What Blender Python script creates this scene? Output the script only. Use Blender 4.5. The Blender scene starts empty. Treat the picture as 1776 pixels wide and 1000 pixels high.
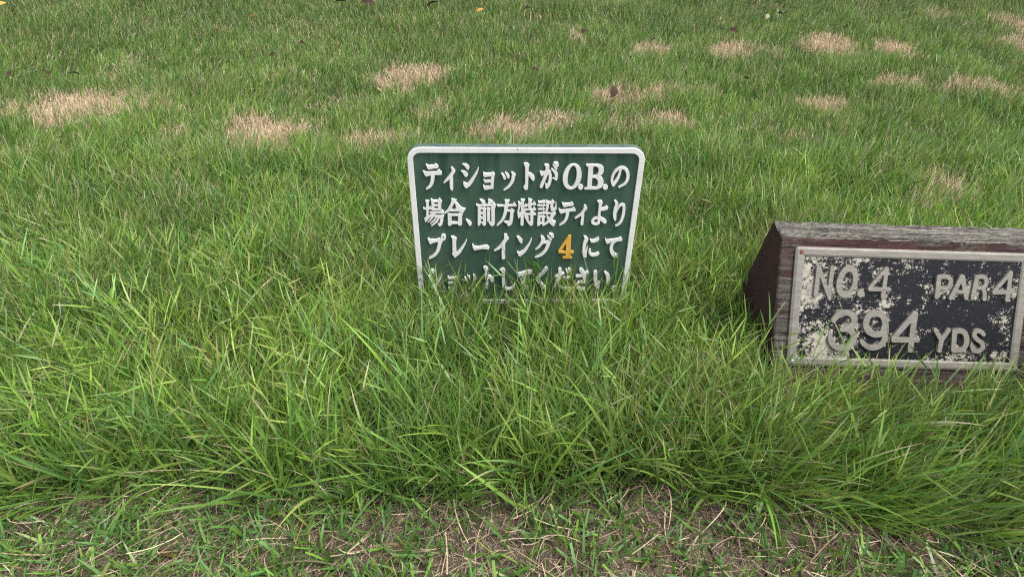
import bpy, bmesh, math, random
import numpy as np
from mathutils import Vector, Matrix
from mathutils.geometry import tessellate_polygon

# ------------------------------------------------------------------ camera, sky, sun, exposure
sc = bpy.context.scene
col = sc.collection
R = math.radians
cam_d = bpy.data.cameras.new('camera'); cam = bpy.data.objects.new('camera', cam_d); col.objects.link(cam)
cam.location = (0, 0, 0.95); cam.rotation_euler = (R(54.0), 0, 0)
cam_d.lens = 24.0; cam_d.sensor_width = 36.0; cam_d.clip_start = 0.02; cam_d.clip_end = 2000
sc.camera = cam

SUN_ELEV, SUN_AZ = 62.0, 115.0        # azimuth clockwise from +Y: the light comes from the right, a little behind the camera
world = bpy.data.worlds.new('World'); sc.world = world; world.use_nodes = True
wn = world.node_tree; wn.nodes.clear()
sky = wn.nodes.new('ShaderNodeTexSky'); sky.sky_type = 'NISHITA'; sky.sun_disc = False
sky.sun_elevation = R(SUN_ELEV); sky.sun_rotation = R(SUN_AZ); sky.air_density = 1.0; sky.dust_density = 4.0; sky.ozone_density = 1.0
hs = wn.nodes.new('ShaderNodeHueSaturation'); hs.inputs['Saturation'].default_value = 0.35
bg = wn.nodes.new('ShaderNodeBackground'); bg.inputs['Strength'].default_value = 0.15
wo = wn.nodes.new('ShaderNodeOutputWorld')
wn.links.new(sky.outputs[0], hs.inputs['Color']); wn.links.new(hs.outputs[0], bg.inputs[0]); wn.links.new(bg.outputs[0], wo.inputs[0])
sun_d = bpy.data.lights.new('sun', 'SUN'); sun_d.energy = 1.5; sun_d.angle = R(22); sun_d.color = (1.0, 0.965, 0.9)
sun = bpy.data.objects.new('sun', sun_d); col.objects.link(sun)
sdir = Vector((math.sin(R(SUN_AZ))*math.cos(R(SUN_ELEV)), math.cos(R(SUN_AZ))*math.cos(R(SUN_ELEV)), math.sin(R(SUN_ELEV))))
sun.rotation_euler = sdir.to_track_quat('Z', 'Y').to_euler(); sun.location = (2, -2, 5)
vs = sc.view_settings
vs.view_transform = 'Standard'; vs.look = 'None'; vs.gamma = 1.0; vs.use_curve_mapping = False; vs.exposure = 1.38
sc.cycles.use_denoising = False; sc.cycles.filter_width = 1.2; sc.cycles.denoiser = 'OPENIMAGEDENOISE'; sc.cycles.denoising_input_passes = 'RGB_ALBEDO_NORMAL'; sc.cycles.denoising_prefilter = 'ACCURATE'
sc.cycles.max_bounces = 8

rng = np.random.default_rng(41); random.seed(7)

# ------------------------------------------------------------------ helpers
def tag(o, label=None, cat=None, group=None, kind=None):
    for k, v in (('label', label), ('category', cat), ('group', group), ('kind', kind)):
        if v: o[k] = v
    return o

def link_mesh(name, me, mat, parent=None, smooth=False):
    if mat and not me.materials: me.materials.append(mat)
    if smooth:
        me.polygons.foreach_set('use_smooth', [True]*len(me.polygons))
    o = bpy.data.objects.new(name, me); col.objects.link(o)
    if parent: o.parent = parent
    return o

def from_bm(name, bm, mat, parent=None, smooth=False):
    bmesh.ops.recalc_face_normals(bm, faces=bm.faces)
    me = bpy.data.meshes.new(name); bm.to_mesh(me); bm.free()
    return link_mesh(name, me, mat, parent, smooth)

class NT:
    """small node-graph helper"""
    def __init__(s, name):
        s.m = bpy.data.materials.new(name); s.m.use_nodes = True; s.t = s.m.node_tree; s.t.nodes.clear()
    def n(s, typ, ins=None, **kw):
        nd = s.t.nodes.new(typ)
        for k, v in kw.items(): setattr(nd, k, v)
        for k, v in (ins or {}).items():
            if hasattr(v, 'links') or isinstance(v, bpy.types.NodeSocket): s.t.links.new(v, nd.inputs[k])
            else: nd.inputs[k].default_value = v
        return nd
    def mix(s, f, a, b):
        nd = s.t.nodes.new('ShaderNodeMix'); nd.data_type = 'RGBA'
        for idx, v in ((0, f), (6, a), (7, b)):
            if isinstance(v, bpy.types.NodeSocket): s.t.links.new(v, nd.inputs[idx])
            else: nd.inputs[idx].default_value = v if idx == 0 else (*v, 1)
        return nd.outputs[2]
    def math(s, op, a, b=0.0, c=None):
        nd = s.t.nodes.new('ShaderNodeMath'); nd.operation = op
        for i, v in enumerate((a, b) if c is None else (a, b, c)):
            if isinstance(v, bpy.types.NodeSocket): s.t.links.new(v, nd.inputs[i])
            else: nd.inputs[i].default_value = v
        return nd.outputs[0]
    def noise(s, vec, scale, detail=4, rough=.55, out=0):
        return s.n('ShaderNodeTexNoise', {'Vector': vec, 'Scale': scale, 'Detail': detail, 'Roughness': rough}).outputs[out]
    def ramp(s, f, lo, hi):
        return s.n('ShaderNodeMapRange', {0: f, 1: lo, 2: hi, 3: 0.0, 4: 1.0}).outputs[0]
    def scale(s, vec, v):
        return s.n('ShaderNodeMapping', {'Vector': vec, 'Scale': v}).outputs[0]
    def bump(s, h, strength, dist):
        return s.n('ShaderNodeBump', {'Height': h, 'Strength': strength, 'Distance': dist}).outputs[0]
    def out(s, shader):
        o = s.t.nodes.new('ShaderNodeOutputMaterial'); s.t.links.new(shader, o.inputs[0]); return s.m
    def principled(s, color, rough=.6, normal=None, metallic=0.0, spec=.5):
        ins = {'Base Color': color if isinstance(color, bpy.types.NodeSocket) else (*color, 1), 'Roughness': rough, 'Metallic': metallic, 'Specular IOR Level': spec}
        if normal is not None: ins['Normal'] = normal
        return s.n('ShaderNodeBsdfPrincipled', ins).outputs[0]
    def obj(s): return s.n('ShaderNodeTexCoord').outputs['Object']

# ------------------------------------------------------------------ materials
def mat_grass(name, trans=.27, rough=.42, spec=.42):
    t = NT(name)
    c = t.n('ShaderNodeVertexColor', layer_name='tint').outputs[0]
    p = t.principled(c, rough, spec=spec)
    tc = t.n('ShaderNodeHueSaturation', {'Hue': .487, 'Saturation': 1.12, 'Value': 1.35, 'Color': c}).outputs[0]
    tr = t.n('ShaderNodeBsdfTranslucent', {'Color': tc}).outputs[0]
    return t.out(t.n('ShaderNodeMixShader', {0: trans, 1: p, 2: tr}).outputs[0])
M_GRASS = mat_grass('grass_blade')
M_STRAW = mat_grass('dry_straw', .18, .6, .25)

t = NT('soil')
g = t.n('ShaderNodeNewGeometry').outputs['Position']
n1 = t.noise(g, 9, 6); n2 = t.noise(g, 120, 5, .65); n3 = t.noise(g, 420, 3, .6)
c = t.mix(t.ramp(n2, .36, .66), (.054, .043, .035), (.200, .160, .122))
c = t.mix(t.ramp(n1, .45, .7), c, (.110, .083, .060))
c = t.mix(t.ramp(n3, .6, .72), c, (.32, .25, .18))
far = t.n('ShaderNodeMapRange', {0: t.n('ShaderNodeSeparateXYZ', {0: g}).outputs[1], 1: .85, 2: 1.15, 3: 0.0, 4: 1.0}).outputs[0]
thatch = t.mix(t.ramp(n2, .4, .65), (.030, .032, .014), (.085, .075, .036))
thatch = t.mix(t.ramp(t.noise(g, 60, 3), .45, .65), thatch, (.045, .075, .018))
c = t.mix(far, c, thatch)
M_SOIL = t.out(t.principled(c, .95, t.bump(t.math('ADD', n2, t.math('MULTIPLY', n3, .5)), .9, .012), spec=.15))

t = NT('sign_green_paint')
o = t.obj()
n1 = t.noise(t.scale(o, (9, 9, 4)), 1.6, 4, .6); n2 = t.noise(o, 240, 3)
c = t.mix(t.ramp(n1, .38, .66), (.031, .064, .046), (.047, .083, .060))
streak = t.ramp(t.noise(t.scale(o, (48, 48, 3.2)), 1.0, 3, .6), .46, .62)
up = t.n('ShaderNodeMapRange', {0: t.n('ShaderNodeSeparateXYZ', {0: o}).outputs[2], 1: .26, 2: .36, 3: 0.12, 4: .85}).outputs[0]
c = t.mix(t.math('MULTIPLY', streak, up), c, (.010, .038, .034))
dot = t.n('ShaderNodeTexVoronoi', {'Vector': o, 'Scale': 36.0}).outputs['Distance']
c = t.mix(t.math('MULTIPLY', t.math('LESS_THAN', dot, .045), .7), c, (.006, .026, .018))
c = t.mix(t.math('MULTIPLY', t.ramp(n2, .62, .74), .22), c, (.09, .15, .11))
scr = t.math('LESS_THAN', t.math('ABSOLUTE', t.math('SUBTRACT', t.noise(t.scale(o, (3, 60, 90)), 1.3, 2, .5), .5)), .0035)
c = t.mix(t.math('MULTIPLY', scr, t.math('MULTIPLY', t.ramp(t.noise(o, 13, 2), .5, .62), .35)), c, (.12, .17, .14))
low = t.n('ShaderNodeMapRange', {0: t.n('ShaderNodeSeparateXYZ', {0: o}).outputs[2], 1: .02, 2: .16, 3: .35, 4: 0.0}).outputs[0]
c = t.mix(t.math('MULTIPLY', low, t.ramp(t.noise(o, 70, 5, .7), .52, .66)), c, (.10, .095, .07))
M_GREEN = t.out(t.principled(c, t.n('ShaderNodeMapRange', {0: n1, 1: .3, 2: .7, 3: .30, 4: .46}).outputs[0], t.bump(n2, .06, .002), spec=.5))

def mat_enamel(name, a, b, grime, amt=.5):
    t = NT(name); o = t.obj()
    n1 = t.noise(o, 22, 5, .6); n2 = t.noise(o, 160, 4, .6)
    c = t.mix(t.ramp(n1, .4, .65), a, b)
    c = t.mix(t.math('MULTIPLY', t.ramp(n2, .58, .75), amt), c, grime)
    ch = t.math('LESS_THAN', t.noise(o, 75, 3, .6), .285)
    c = t.mix(ch, c, (.05, .055, .045))
    return t.out(t.principled(c, .42, t.bump(n2, .08, .002)))
M_WHITE = mat_enamel('white_enamel', (.60, .595, .58), (.53, .525, .51), (.34, .31, .25), .5)
M_ORANGE = mat_enamel('orange_enamel', (.55, .31, .055), (.47, .25, .04), (.35, .24, .10), .4)

t = NT('aged_aluminium'); o = t.obj()
n1 = t.noise(t.scale(o, (1, 1, 6)), 30, 5, .6); n2 = t.noise(o, 260, 4, .65)
c = t.mix(t.ramp(n1, .35, .7), (.125, .117, .100), (.190, .179, .156))
c = t.mix(t.math('MULTIPLY', t.ramp(n2, .55, .72), .6), c, (.075, .07, .06))
M_ALU = t.out(t.principled(c, .6, t.bump(n2, .18, .003), metallic=.15, spec=.3))

t = NT('flaked_black_paint'); o = t.obj()
sx = t.n('ShaderNodeSeparateXYZ', {0: o})
big = t.noise(o, 17, 4, .6); mid = t.noise(t.scale(o, (1, 1, 1.3)), 120, 5, .7); fine = t.noise(o, 300, 4, .7)
left = t.n('ShaderNodeMapRange', {0: sx.outputs[0], 1: -.20, 2: .02, 3: .055, 4: -.014}).outputs[0]
f = t.math('ADD', t.math('ADD', t.math('MULTIPLY', big, .50), t.math('MULTIPLY', mid, .42)), t.math('MULTIPLY', fine, .32))
ao = t.n('ShaderNodeAmbientOcclusion', {'Distance': .012}, samples=4).outputs['AO']
f = t.math('ADD', t.math('ADD', f, left), t.math('MULTIPLY', t.math('SUBTRACT', 1.0, ao), .06))    # paint lifts first round the raised letters
flake = t.ramp(f, .664, .684)
paint = t.mix(t.ramp(fine, .35, .7), (.0035, .0038, .0055), (.010, .0104, .0140))
bare = t.mix(t.ramp(mid, .4, .75), (.20, .187, .155), (.33, .312, .262))
paint = t.mix(t.math('MULTIPLY', t.ramp(t.math('ADD', t.math('MULTIPLY', mid, .5), t.math('MULTIPLY', fine, .5)), .55, .62), .4), paint, (.060, .057, .050))
c = t.mix(flake, paint, bare)
M_FLAKE = t.out(t.principled(c, t.n('ShaderNodeMapRange', {0: flake, 3: .5, 4: .85}).outputs[0], t.bump(t.math('ADD', t.math('MULTIPLY', flake, -.6), t.math('MULTIPLY', fine, .4)), .5, .0016), spec=.14))

def mat_wood(name, worn_lo, worn_hi, red, lichen, left=0.0, bare=((.030, .026, .022), (.205, .188, .160))):
    t = NT(name); o = t.obj()
    gr = t.noise(t.scale(o, (1.6, 38, 38)), 4.5, 6, .65)
    gf = t.noise(t.scale(o, (5, 150, 150)), 3, 4, .6)
    b = t.noise(t.scale(o, (3, 9, 9)), 2.4, 5, .65)
    grey = t.mix(t.ramp(gr, .33, .66), *bare)
    grey = t.mix(t.ramp(gf, .50, .62), grey, (.026, .023, .020))
    ln = t.noise(o, 60, 4, .65)
    grey = t.mix(t.math('MULTIPLY', t.ramp(ln, .55, .68), lichen), grey, (.17, .19, .12))
    paint = t.mix(t.ramp(t.noise(o, 14, 4), .35, .7), red[0], red[1])
    f = t.math('ADD', t.math('MULTIPLY', b, .62), t.math('MULTIPLY', gr, .40))
    if left:
        f = t.math('ADD', f, t.n('ShaderNodeMapRange', {0: t.n('ShaderNodeSeparateXYZ', {0: o}).outputs[0], 1: -.235, 2: -.16, 3: left, 4: -.02}).outputs[0])
    c = t.mix(t.ramp(f, worn_lo, worn_hi), paint, grey)
    c = t.mix(t.math('MULTIPLY', t.ramp(t.noise(o, 210, 4, .7), .54, .62), .55), c, (.022, .018, .016))
    crack = t.math('LESS_THAN', t.math('ABSOLUTE', t.math('SUBTRACT', t.noise(t.scale(o, (1.3, 26, 26)), 2.2, 3, .55), .5)), .011)
    c = t.mix(t.math('MULTIPLY', crack, .85), c, (.008, .007, .006))
    h = t.math('SUBTRACT', t.math('ADD', gr, t.math('MULTIPLY', gf, .6)), t.math('MULTIPLY', crack, .8))
    return t.out(t.principled(c, .85, t.bump(h, 1.0, .006), spec=.25))
RED = ((.027, .0115, .0105), (.052, .0205, .0185))
M_WOOD_TOP = mat_wood('weathered_timber_top', .30, .42, RED, .75)
M_WOOD_FRONT = mat_wood('weathered_timber_front', .46, .56, RED, .25, .05, ((.030, .025, .022), (.115, .100, .088)))
M_WOOD_END = mat_wood('maroon_timber_end', .58, .72, ((.042, .019, .017), (.075, .032, .028)), .1, 0.0, ((.040, .026, .023), (.085, .062, .054)))

t = NT('rusty_screw'); o = t.obj()
M_RUST = t.out(t.principled(t.mix(t.ramp(t.noise(o, 400, 3), .4, .65), (.07, .025, .012), (.16, .065, .03)), .8))
t = NT('steel_screw'); M_STEEL = t.out(t.principled((.55, .55, .55), .28, metallic=.9))

def mat_leaf(name, a, b):
    t = NT(name); o = t.obj()
    c = t.mix(t.ramp(t.noise(o, 60, 4), .35, .7), a, b)
    v = t.ramp(t.math('ABSOLUTE', t.math('SINE', t.math('MULTIPLY', t.n('ShaderNodeSeparateXYZ', {0: o}).outputs[0], 520.0))), .0, .25)
    c = t.mix(t.math('MULTIPLY', t.math('SUBTRACT', 1.0, v), .35), c, (.30, .2, .12))
    p = t.principled(c, .85, t.bump(t.noise(o, 140, 3), .3, .003), spec=.15); tr = t.n('ShaderNodeBsdfTranslucent', {'Color': c}).outputs[0]
    return t.out(t.n('ShaderNodeMixShader', {0: .2, 1: p, 2: tr}).outputs[0])
M_LEAF_DARK = mat_leaf('dark_dead_leaf', (.022, .012, .009), (.060, .032, .022))
M_LEAF_GOLD = mat_leaf('golden_dead_leaf', (.36, .19, .04), (.46, .27, .08))
M_LEAF_BROWN = mat_leaf('brown_dead_leaf', (.060, .030, .014), (.20, .115, .028))
M_LEAF_PALE = mat_leaf('pale_dead_leaf', (.22, .19, .16), (.28, .24, .20))

# ------------------------------------------------------------------ terrain
def vnoise(x, y, s, seed):
    """smooth value noise in 0..1"""
    x = np.asarray(x, float)/s; y = np.asarray(y, float)/s
    xi = np.floor(x).astype(np.int64); yi = np.floor(y).astype(np.int64); fx = x-xi; fy = y-yi
    fx = fx*fx*(3-2*fx); fy = fy*fy*(3-2*fy)
    def hsh(a, b):
        v = np.sin(a*127.1+b*311.7+seed*74.7)*43758.5453
        return v-np.floor(v)
    return (hsh(xi, yi)*(1-fx)+hsh(xi+1, yi)*fx)*(1-fy)+(hsh(xi, yi+1)*(1-fx)+hsh(xi+1, yi+1)*fx)*fy

def height(x, y):
    x = np.asarray(x, float); y = np.asarray(y, float)
    q = np.clip(y-2.2, 0, 60); z = .075*q*q/(q+.6)
    near = np.clip((6-np.abs(x))/3, 0, 1)*np.clip((8-y)/3, 0, 1)*np.clip((y+3)/2, 0, 1)
    z = z+near*((vnoise(x, y, .55, 3)-.5)*.035*np.clip((y-1.5)/1.0, .25, 1)+(vnoise(x, y, .16, 5)-.5)*.012)
    return z

def build_ground():
    def axis(lo, hi, step, far):
        a = list(np.arange(lo, hi+1e-6, step)); d = step; p = hi
        while p < far: d *= 1.35; p += d; a.append(p)
        d = step; p = lo; pre = []
        while p > -far: d *= 1.35; p -= d; pre.append(p)
        return np.array(pre[::-1]+a)
    xs = axis(-4, 4, .05, 260); ys = axis(.2, 7, .05, 260)
    X, Y = np.meshgrid(xs, ys); Z = height(X, Y)
    v = np.stack([X, Y, Z], -1).reshape(-1, 3); nx = len(xs); ny = len(ys)
    i = (np.arange(ny-1)[:, None]*nx+np.arange(nx-1)[None]).ravel()
    me = bpy.data.meshes.new('ground'); me.from_pydata(v.tolist(), [], np.stack([i, i+1, i+nx+1, i+nx], 1).tolist())
    o = link_mesh('ground', me, M_SOIL, smooth=True)
    tag(o, kind='structure', label='earth and thatch under the grass, bare along the near edge', cat='ground')
build_ground()

# ------------------------------------------------------------------ lettering drawn in millimetres on the face of the sign and the plate
SIGN_GLYPHS = [
  ['p -190.0,336.9 -185.9,334.3 -175.4,335.0 -171.1,337.8 -167.0,333.1 -167.5,329.2 -176.3,328.8 -185.2,326.2 -187.9,329.8', 'p -196.5,323.3 -192.0,320.9 -170.9,321.8 -165.9,326.0 -161.0,318.8 -161.8,315.3 -172.4,315.2 -184.2,313.9 -191.4,311.5 -194.1,316.1', 'c -178.2,316.8,7.0 -179.0,307.6,6.7 -181.0,298.3,6.3 -185.1,290.2,5.3 -192.0,284.5,2.3'],
  ['p -142.9,330.6 -140.0,329.9 -135.4,322.8 -136.9,318.9 -141.2,315.6 -141.4,324.7', 'c -138.6,322.1,6.2 -145.5,311.6,5.6 -151.7,304.3,4.5 -157.7,298.1,2.0', 'c -142.4,314.3,5.0 -143.6,299.7,6.3 -143.6,285.6,5.8', 's -143.6,285.6,5.8 -142.6,282.0,2.0'],
  ['p -121.3,337.7 -114.6,337.8 -110.1,334.6 -108.4,330.0 -109.9,326.1 -112.6,326.4 -114.8,331.3 -118.2,335.4', 'p -124.4,323.7 -118.0,323.5 -112.8,319.6 -111.4,314.4 -114.3,310.7 -117.7,312.4 -119.9,318.3', 'c -91.1,329.5,1.2 -94.6,319.7,3.7 -101.9,306.5,5.5 -109.3,295.1,6.8 -114.8,290.4,6.1', 'p -120.1,300.0 -117.0,297.4 -109.4,293.1 -113.1,287.0 -116.1,286.4 -119.6,291.7 -120.6,297.1'],
  ['p -81.9,320.4 -78.7,317.7 -66.3,318.7 -63.4,320.8 -59.9,316.5 -60.7,311.9 -66.4,312.5 -75.8,311.6 -79.4,310.2 -82.0,314.5', 'p -66.4,318.4 -60.5,315.8 -62.3,297.3 -62.7,286.5 -68.3,286.5 -67.1,299.9', 'p -81.6,305.9 -78.3,303.2 -65.8,304.6 -65.9,299.9 -77.2,298.6 -79.5,299.2', 'p -82.6,293.9 -79.1,290.5 -67.7,291.2 -62.7,289.2 -62.7,285.8 -74.9,283.8 -79.7,283.1 -81.8,287.8'],
  ['p -47.5,318.5 -42.2,315.9 -38.6,310.6 -38.2,306.7 -40.9,305.3 -43.3,308.0 -45.1,313.9', 'p -40.2,320.9 -35.7,317.9 -31.9,312.6 -32.1,308.3 -35.0,308.3 -36.8,312.6', 'p -28.4,321.4 -24.5,319.9 -20.1,315.3 -22.0,310.7 -26.2,312.0 -26.8,317.2', 'c -24.1,313.3,6.5 -25.5,304.0,5.8 -29.0,296.0,5.3 -34.3,288.6,4.3 -42.0,282.2,1.8'],
  ['p -4.7,339.7 1.4,340.1 5.6,335.9 4.6,331.7 4.3,318.7 4.3,297.4 4.0,285.3 1.7,283.0 -2.0,284.0 -4.5,289.4 -1.0,294.8 -1.6,330.4', 'p 3.7,320.6 10.2,318.0 15.1,312.8 16.7,307.5 15.4,303.1 11.8,303.9 8.7,309.4 4.4,315.4'],
  ['p 26.4,322.9 30.8,321.6 37.2,324.0 44.2,325.1 46.7,322.1 44.5,319.4 32.8,314.8 29.9,312.8 27.4,317.4', 'c 44.3,322.1,6.0 46.5,313.5,5.5 46.4,302.9,5.8 43.8,293.5,6.3 41.0,289.5,5.9', 'p 37.1,297.5 42.0,294.2 45.1,290.8 41.8,285.4 39.3,286.8', 'p 34.3,337.0 38.9,338.0 43.8,333.1 43.5,327.9 38.1,330.5', 'c 39.7,334.4,6.2 40.5,329.2,6.4 38.6,317.5,6.5 35.0,305.5,6.0 32.3,297.5,6.1 30.0,290.1,5.8', 'c 48.8,328.0,3.0 55.0,322.1,5.5 58.3,314.9,5.5 58.1,307.6,5.0', 'p 50.9,308.5 56.8,309.6 60.1,313.6 61.0,308.3 59.5,303.6 55.8,305.3', 'c 51.3,336.4,2.2 54.4,333.2,3.7 57.6,328.0,3.2', 'c 52.6,340.3,2.2 57.0,339.6,5.4 59.0,335.5,5.4'],
  ['p 106.5,311.7 105.8,305.7 104.2,299.9 101.9,294.7 98.8,290.3 95.3,287.0 91.4,284.9 87.3,284.2 83.3,284.9 79.6,286.9 76.4,290.2 73.8,294.6 72.0,299.8 71.0,305.6 70.9,311.6 71.7,317.6 73.4,323.3 75.8,328.4 78.8,332.6 82.3,335.8 86.1,337.8 90.1,338.5 94.0,337.8 97.6,335.9 100.8,332.7 103.4,328.5 105.3,323.4 106.3,317.7', 'h 97.2,312.4 96.8,307.1 95.9,302.1 94.6,297.6 93.1,293.8 91.3,290.9 89.4,289.1 87.4,288.5 85.6,289.1 83.8,290.9 82.3,293.7 81.2,297.5 80.4,302.0 80.1,307.1 80.1,312.3 80.6,317.5 81.5,322.5 82.8,326.9 84.3,330.6 86.1,333.3 88.0,335.0 89.9,335.6 91.7,335.1 93.4,333.3 94.9,330.6 96.1,326.9 96.9,322.5 97.3,317.6'],
  ['p 111.4,289.3 111.4,288.1 111.1,287.0 110.6,286.1 109.9,285.2 109.0,284.6 108.1,284.2 107.0,284.1 105.9,284.2 104.9,284.6 103.9,285.2 103.1,286.0 102.5,287.0 102.0,288.1 101.8,289.2 101.9,290.4 102.1,291.5 102.6,292.4 103.3,293.3 104.2,293.9 105.2,294.2 106.3,294.4 107.3,294.3 108.4,293.9 109.3,293.3 110.1,292.5 110.8,291.5 111.2,290.4'],
  ['p 114.0,337.5 136.3,337.6 143.6,335.4 147.6,330.9 148.3,323.0 145.9,317.1 141.5,312.8 146.6,309.2 149.9,303.2 150.3,295.2 146.7,288.4 138.6,284.6 114.5,284.5 114.6,287.0 119.6,289.0 118.7,330.8 117.9,333.4 114.6,334.9', 'h 127.3,333.4 133.1,334.1 137.5,330.8 139.1,324.3 137.5,317.8 133.6,314.4 128.1,313.8', 'h 127.5,309.5 134.1,309.2 138.7,304.5 140.0,296.5 138.1,290.4 132.3,288.6 128.3,289.7'],
  ['p 159.5,289.1 159.5,288.0 159.2,286.9 158.8,285.9 158.1,285.1 157.2,284.5 156.2,284.1 155.2,284.0 154.1,284.1 153.0,284.5 152.1,285.1 151.2,285.9 150.6,286.9 150.1,288.0 149.9,289.1 149.9,290.2 150.2,291.3 150.6,292.3 151.3,293.1 152.2,293.7 153.2,294.1 154.2,294.2 155.3,294.1 156.3,293.7 157.3,293.1 158.1,292.3 158.8,291.4 159.3,290.3'],
  ['c 180.8,329.0,3.2 179.5,319.2,4.3 176.6,307.3,5.3 170.1,295.2,6.1', 'c 170.2,293.9,5.9 166.4,301.9,4.3 166.5,312.6,4.5 170.8,323.1,4.5 178.4,329.7,4.7 185.4,330.4,5.2 191.8,325.8,5.7 195.8,316.6,5.8 195.8,306.0,5.6 191.5,296.6,4.3 181.0,288.8,1.8'],
  ['p -195.8,258.7 -188.3,258.7 -189.8,255.2 -192.5,221.2 -196.7,221.2 -195.1,240.3 -195.0,255.2', 'p -201.4,242.5 -200.5,241.7 -189.8,242.5 -187.2,246.6 -185.4,242.3 -181.7,241.5 -181.9,239.1 -200.3,239.1', 'p -200.6,218.0 -196.7,221.2 -190.2,225.2 -185.2,229.2 -180.3,230.8 -184.0,225.2 -190.6,219.6 -199.2,209.1', 'p -185.2,262.6 -181.4,259.1 -171.9,258.7 -168.7,263.4 -163.9,256.8 -165.8,253.7 -166.6,237.2 -184.8,236.4 -184.2,252.1', 'h -178.9,255.2 -171.5,255.2 -171.8,249.4 -179.2,249.4', 'h -179.4,246.2 -171.9,246.2 -172.2,240.3 -179.8,240.3', 'p -189.4,232.8 -168.5,233.1 -164.9,237.6 -160.7,232.5 -161.5,230.5 -187.9,230.2', 's -179.7,228.4,4.4 -187.3,217.2,3.3 -193.9,209.5,1.9', 'p -179.9,225.3 -167.6,225.3 -165.3,228.9 -161.1,224.1 -162.9,221.3 -163.7,212.4 -165.9,204.3 -169.5,199.8 -172.3,200.6 -174.5,205.5 -171.3,206.7 -169.6,213.2 -168.4,221.3 -180.1,221.3', 's -175.9,222.9,3.0 -181.2,214.0,2.8 -189.3,206.3,1.8', 's -171.2,221.3,4.2 -176.6,210.8,4.0 -186.8,201.4,2.6'],
  ['p -145.0,263.0 -135.3,259.6 -138.9,254.9 -146.3,240.4 -152.0,234.1 -160.6,228.1 -160.1,230.1 -153.2,238.8 -147.2,250.6 -144.5,259.2', 'p -138.9,256.1 -134.9,254.5 -128.4,245.2 -122.4,240.4 -118.3,240.1 -124.1,229.7 -131.4,235.7 -136.5,245.9', 'p -148.8,238.4 -139.2,238.0 -136.3,243.2 -131.4,238.1 -130.8,234.9 -150.6,234.9', 'p -153.6,230.9 -148.5,228.1 -133.1,228.1 -130.2,232.9 -124.5,226.6 -126.0,223.8 -126.3,203.6 -130.6,201.5 -133.6,202.7 -133.5,205.6 -146.7,205.6 -147.5,202.7 -152.8,201.1 -154.1,203.5', 'h -146.3,224.1 -133.2,224.1 -133.7,210.0 -146.9,210.0'],
  ['p -118.0,215.3 -114.2,214.5 -109.5,210.5 -106.8,205.6 -108.0,202.0 -111.1,201.5 -113.4,205.2'],
  ['p -89.6,261.6 -85.2,260.9 -79.8,257.4 -78.8,251.5 -79.2,248.8 -84.0,248.8 -85.6,255.0', 'p -72.3,261.7 -64.2,257.8 -67.6,253.1 -69.7,248.8 -74.4,248.8 -73.0,254.7', 'p -96.9,250.7 -94.5,249.5 -67.6,249.6 -62.8,255.9 -58.1,247.7 -58.7,247.0 -95.6,247.0', 'p -93.5,247.2 -89.8,244.8 -82.7,243.3 -80.9,245.6 -76.6,240.9 -77.6,238.2 -78.0,203.6 -82.6,201.2 -84.9,204.4 -85.9,208.5 -88.7,208.5 -89.5,202.8 -93.7,201.2 -94.3,203.6', 'h -88.2,239.3 -83.4,239.3 -83.5,233.0 -88.3,233.0', 'h -88.0,227.8 -83.6,227.8 -83.7,222.2 -88.1,222.2', 'h -88.2,217.4 -83.7,217.4 -83.8,209.7 -88.3,209.7', 'p -75.2,243.7 -68.3,241.7 -69.7,238.2 -69.9,213.0 -74.8,210.9 -75.5,213.4', 'p -66.9,247.2 -58.8,244.5 -60.5,240.6 -60.6,205.3 -62.4,202.0 -67.2,200.4 -69.7,203.6 -72.7,209.7 -67.9,209.3 -66.8,211.8'],
  ['p -56.0,249.2 -53.3,248.5 -25.3,248.9 -22.0,255.2 -17.1,246.6 -54.7,246.1', 'p -40.4,260.2 -30.9,259.8 -33.2,254.7 -33.1,247.7 -40.0,247.7 -39.7,255.5', 'c -37.2,247.7,7.6 -38.2,239.0,6.8 -39.9,228.7,6.1 -42.9,219.9,5.4 -47.7,211.0,4.1 -55.4,202.0,2.3', 'p -35.8,237.5 -29.6,237.5 -26.6,241.8 -21.4,235.1 -23.4,231.9 -23.9,216.7 -25.8,206.2 -30.3,201.2 -33.8,201.2 -35.9,206.1 -41.8,211.0 -32.5,211.4 -30.4,215.1 -29.2,234.3 -35.8,234.7'],
  ['p -14.2,256.7 -8.3,254.4 -9.5,246.2 -12.7,232.7 -15.4,231.9 -14.5,238.3 -13.3,246.2', 'p -8.8,261.8 -1.3,261.0 -2.9,255.6 -2.4,203.7 -5.9,201.3 -8.4,203.7 -8.1,248.5', 'p -8.2,247.0 -2.0,247.4 1.6,250.9 4.1,247.0 2.1,245.0 -8.1,244.6', 'p -15.4,231.9 -12.7,231.1 -7.2,233.5 -3.1,235.1 2.3,236.3 -3.0,229.6 -7.7,224.0 -13.1,218.3', 'p 5.8,263.4 13.3,260.3 11.8,255.2 11.9,238.3 6.8,238.3 6.0,254.1', 'p -1.4,248.6 6.1,250.9 14.3,251.3 17.2,256.8 21.2,249.4 11.6,248.6 3.4,247.4', 'p -2.5,239.9 14.6,240.3 17.5,245.8 21.9,237.6 -2.5,237.5', 'p -1.6,229.6 14.9,229.6 17.5,233.6 22.2,227.2 20.5,226.4 -0.9,226.8', 'p -1.6,226.4 4.0,225.6 7.2,222.4 7.1,213.5 4.3,211.9 0.7,219.2', 'p 10.5,239.1 16.4,237.6 16.7,203.8 10.9,201.3 9.0,204.6 4.4,211.1 11.3,211.1'],
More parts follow.
